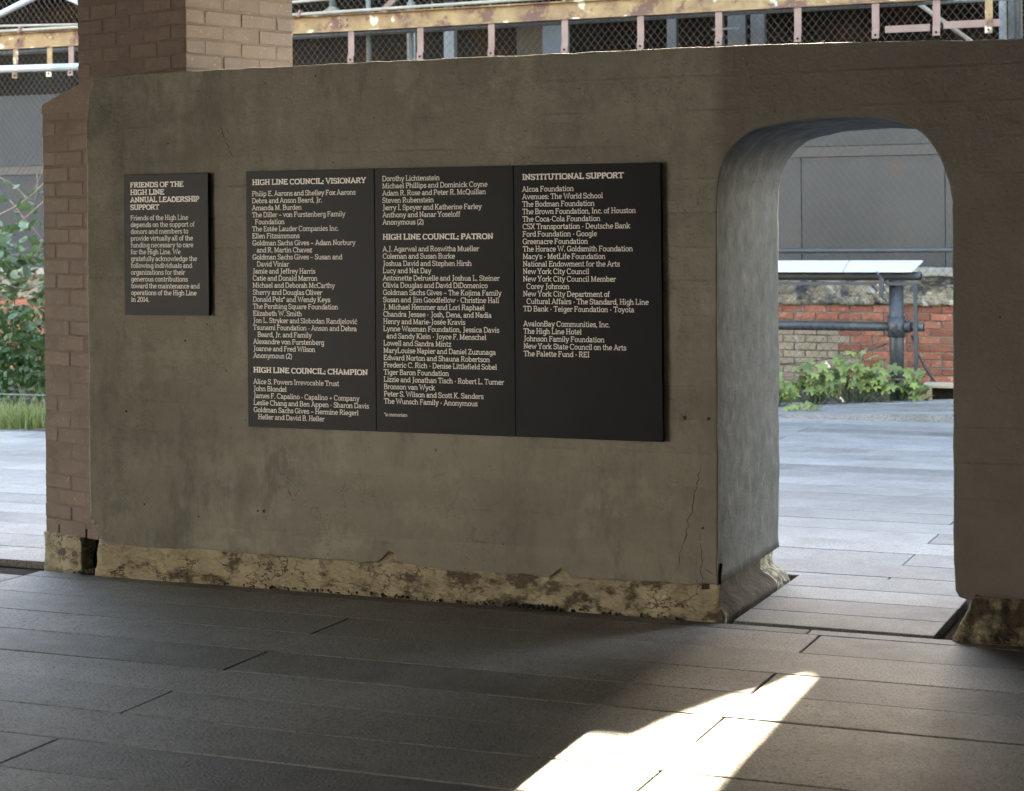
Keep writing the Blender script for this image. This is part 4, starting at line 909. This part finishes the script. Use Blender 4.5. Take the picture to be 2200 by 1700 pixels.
tw = [(PX(-30, 470), PX(40, 455), PX(100, 385), .008), (PX(-20, 505), PX(55, 480), PX(95, 430), .009), (PX(-20, 375), PX(30, 390), PX(60, 430), .006), (PX(20, 430), PX(55, 470), PX(95, 520), .005), (PX(-20, 600), PX(50, 640), PX(105, 600), .009),
      (PX(-20, 612), PX(40, 630), PX(100, 612), .007), (PX(-20, 690), PX(50, 680), PX(110, 705), .007), (PX(-20, 715), PX(40, 760), PX(110, 725), .008), (PX(-5, 720), PX(15, 700), PX(30, 650), .006), (PX(10, 650), PX(4, 680), PX(12, 700), .005),
      (PX(-20, 790), PX(20, 795), PX(65, 745), .006), (PX(0, 820), PX(-8, 780), PX(-20, 740), .006), (PX(25, 655), PX(70, 655), PX(100, 660), .006), (PX(50, 600), PX(70, 570), PX(90, 520), .008), (PX(78, 375), PX(82, 400), PX(75, 430), .004), (PX(60, 430), PX(90, 380), PX(95, 340), .003)]
for p0, p1, p2, r_ in tw:
    pts = bez(p0, p1, p2); pts = [p + noise.noise_vector(p * 6) * .012 for p in pts]
    mb = MB(); mb.tube(pts, [r_ * (1.15 - .5 * k / len(pts)) for k in range(len(pts))], 5); build(mb, 'branch', 'bark', sh, smooth=True); twigs.append(pts)
for k in range(5):
    a = PX(random.uniform(-40, 100), random.uniform(560, 720), 14.4); mb = MB(); mb.tube(bez((-10.6 + random.uniform(-.3, .4), 14.5, 0), a + Vector((.1, .1, -.2)), a), [.008 - .0004 * i for i in range(13)], 5); build(mb, 'branch', 'bark', sh, smooth=True)
cnt = 0
for k in range(290):
    q = random.random()
    if q < .2: p = random.choice(random.choice(twigs[:7])) + Vector((random.gauss(0, .03), random.gauss(0, .05), random.gauss(0, .03)))
    elif q < .72: p = PX(random.uniform(-15, 100), random.triangular(470, 645, 570), 14.2 + random.uniform(-.2, .3))
    else: p = PX(random.uniform(-15, 100), random.uniform(630, 800), 14.3 + random.uniform(-.2, .4))
    o = link('leaf', random.choice(LS), None, p, sh, rot=(random.uniform(-.5, 1.3), random.uniform(-.7, .7), random.uniform(0, 6.28))); f = random.uniform(1.5, 2.7); o.scale = (f, f, f)
lp = thing('ground_cover_plant', (-10.6, 14.2, 0), 'dark green broad-leaved ground plant under the twiggy shrub', 'plant')
mb = MB()
for k in range(1500):
    p = PX(random.uniform(-30, 110), random.triangular(640, 880, 770), 14.1 + random.uniform(-.3, .5)); u = Vector((random.gauss(0, 1), random.gauss(0, 1), random.gauss(0, 1))).normalized() * random.uniform(.02, .045); v_ = u.cross(Vector((random.gauss(0, 1), random.gauss(0, 1), random.gauss(0, 1)))).normalized() * u.length * .7
    if p.z < .02: continue
    mb.add([p - u, p - u * .2 + v_, p + u, p - u * .2 - v_], [(0, 1, 2, 3)])
o = build(mb, 'foliage', 'leafC', lp); o['kind'] = 'stuff'
mb = MB()
for k in range(4200):
    x = random.uniform(-10.2, -8.6); e = 12.2 + (x + 9.37) * .33
    y = e + abs(random.gauss(0, .55)) + .01; L_ = random.uniform(.05, .19) * (1.6 if random.random() < .12 else 1); a = random.uniform(0, 2 * pi); ln = random.uniform(.1, .8) * L_; wd = .0035
    dx, dy = cos(a), sin(a); b0 = Vector((x, y, -.02)); b1 = b0 + Vector((dx * ln * .35, dy * ln * .35, L_ * .65)); b2 = b0 + Vector((dx * ln, dy * ln, L_))
    s_ = Vector((-dy, dx, 0)) * wd; s_ = s_ if abs(s_.x) > .001 else Vector((wd, 0, 0))
    mb.add([b0 - s_, b0 + s_, b1 + s_ * .8, b1 - s_ * .8, b2], [(0, 1, 2, 3), (3, 2, 4)])
tag(build(mb, 'grass', 'grass'), 'bright green grass at the edge of the path left of the brick column', 'grass', kind='stuff')
mb = MB(); mb.tube([(-10.9, 13.3, .165), (-9.3, 13.3, .165)], .006, 6); tag(build(mb, 'edging_wire', 'galv'), 'taut pale wire above the grass left of the brick column', 'wire')

# ---------------------------------------------------------------- out of frame: walls and a pale block added to steer the light
mb = MB(); mb.box(1.25, 1.5, -5, 8.5, 0, 3.24); tag(build(mb, 'passage_wall', 'ceiling'), kind='structure')  # unseen side wall added to keep the right end darker
mb = MB(); mb.box(-9.3, -9.0, -5.0, -4.0, 0, 3.24); mb.box(-9.3, -9.0, 2.6, 7.4, 0, 3.24); mb.box(-9.3, -9.0, -4.0, 2.6, 2.6, 3.24); mb.box(-9.3, -9.0, 7.4, 8.9, 2.4, 3.24); mb.box(-9.0, 1.25, -5.0, -4.7, 0, 3.24); tag(build(mb, 'passage_wall', 'ceiling'), kind='structure')  # unseen walls added to cut the front light, one low opening left


mb = MB(); mb.box(-13, 13, -1, 1, 0, 9, Matrix.Translation((-20, -7, 0)) @ Matrix.Rotation(R(-45), 4, 'Z')); tag(build(mb, 'opposite_building', 'facade_tan'), kind='structure')  # unseen block added to throw sunlight back and hide the sky
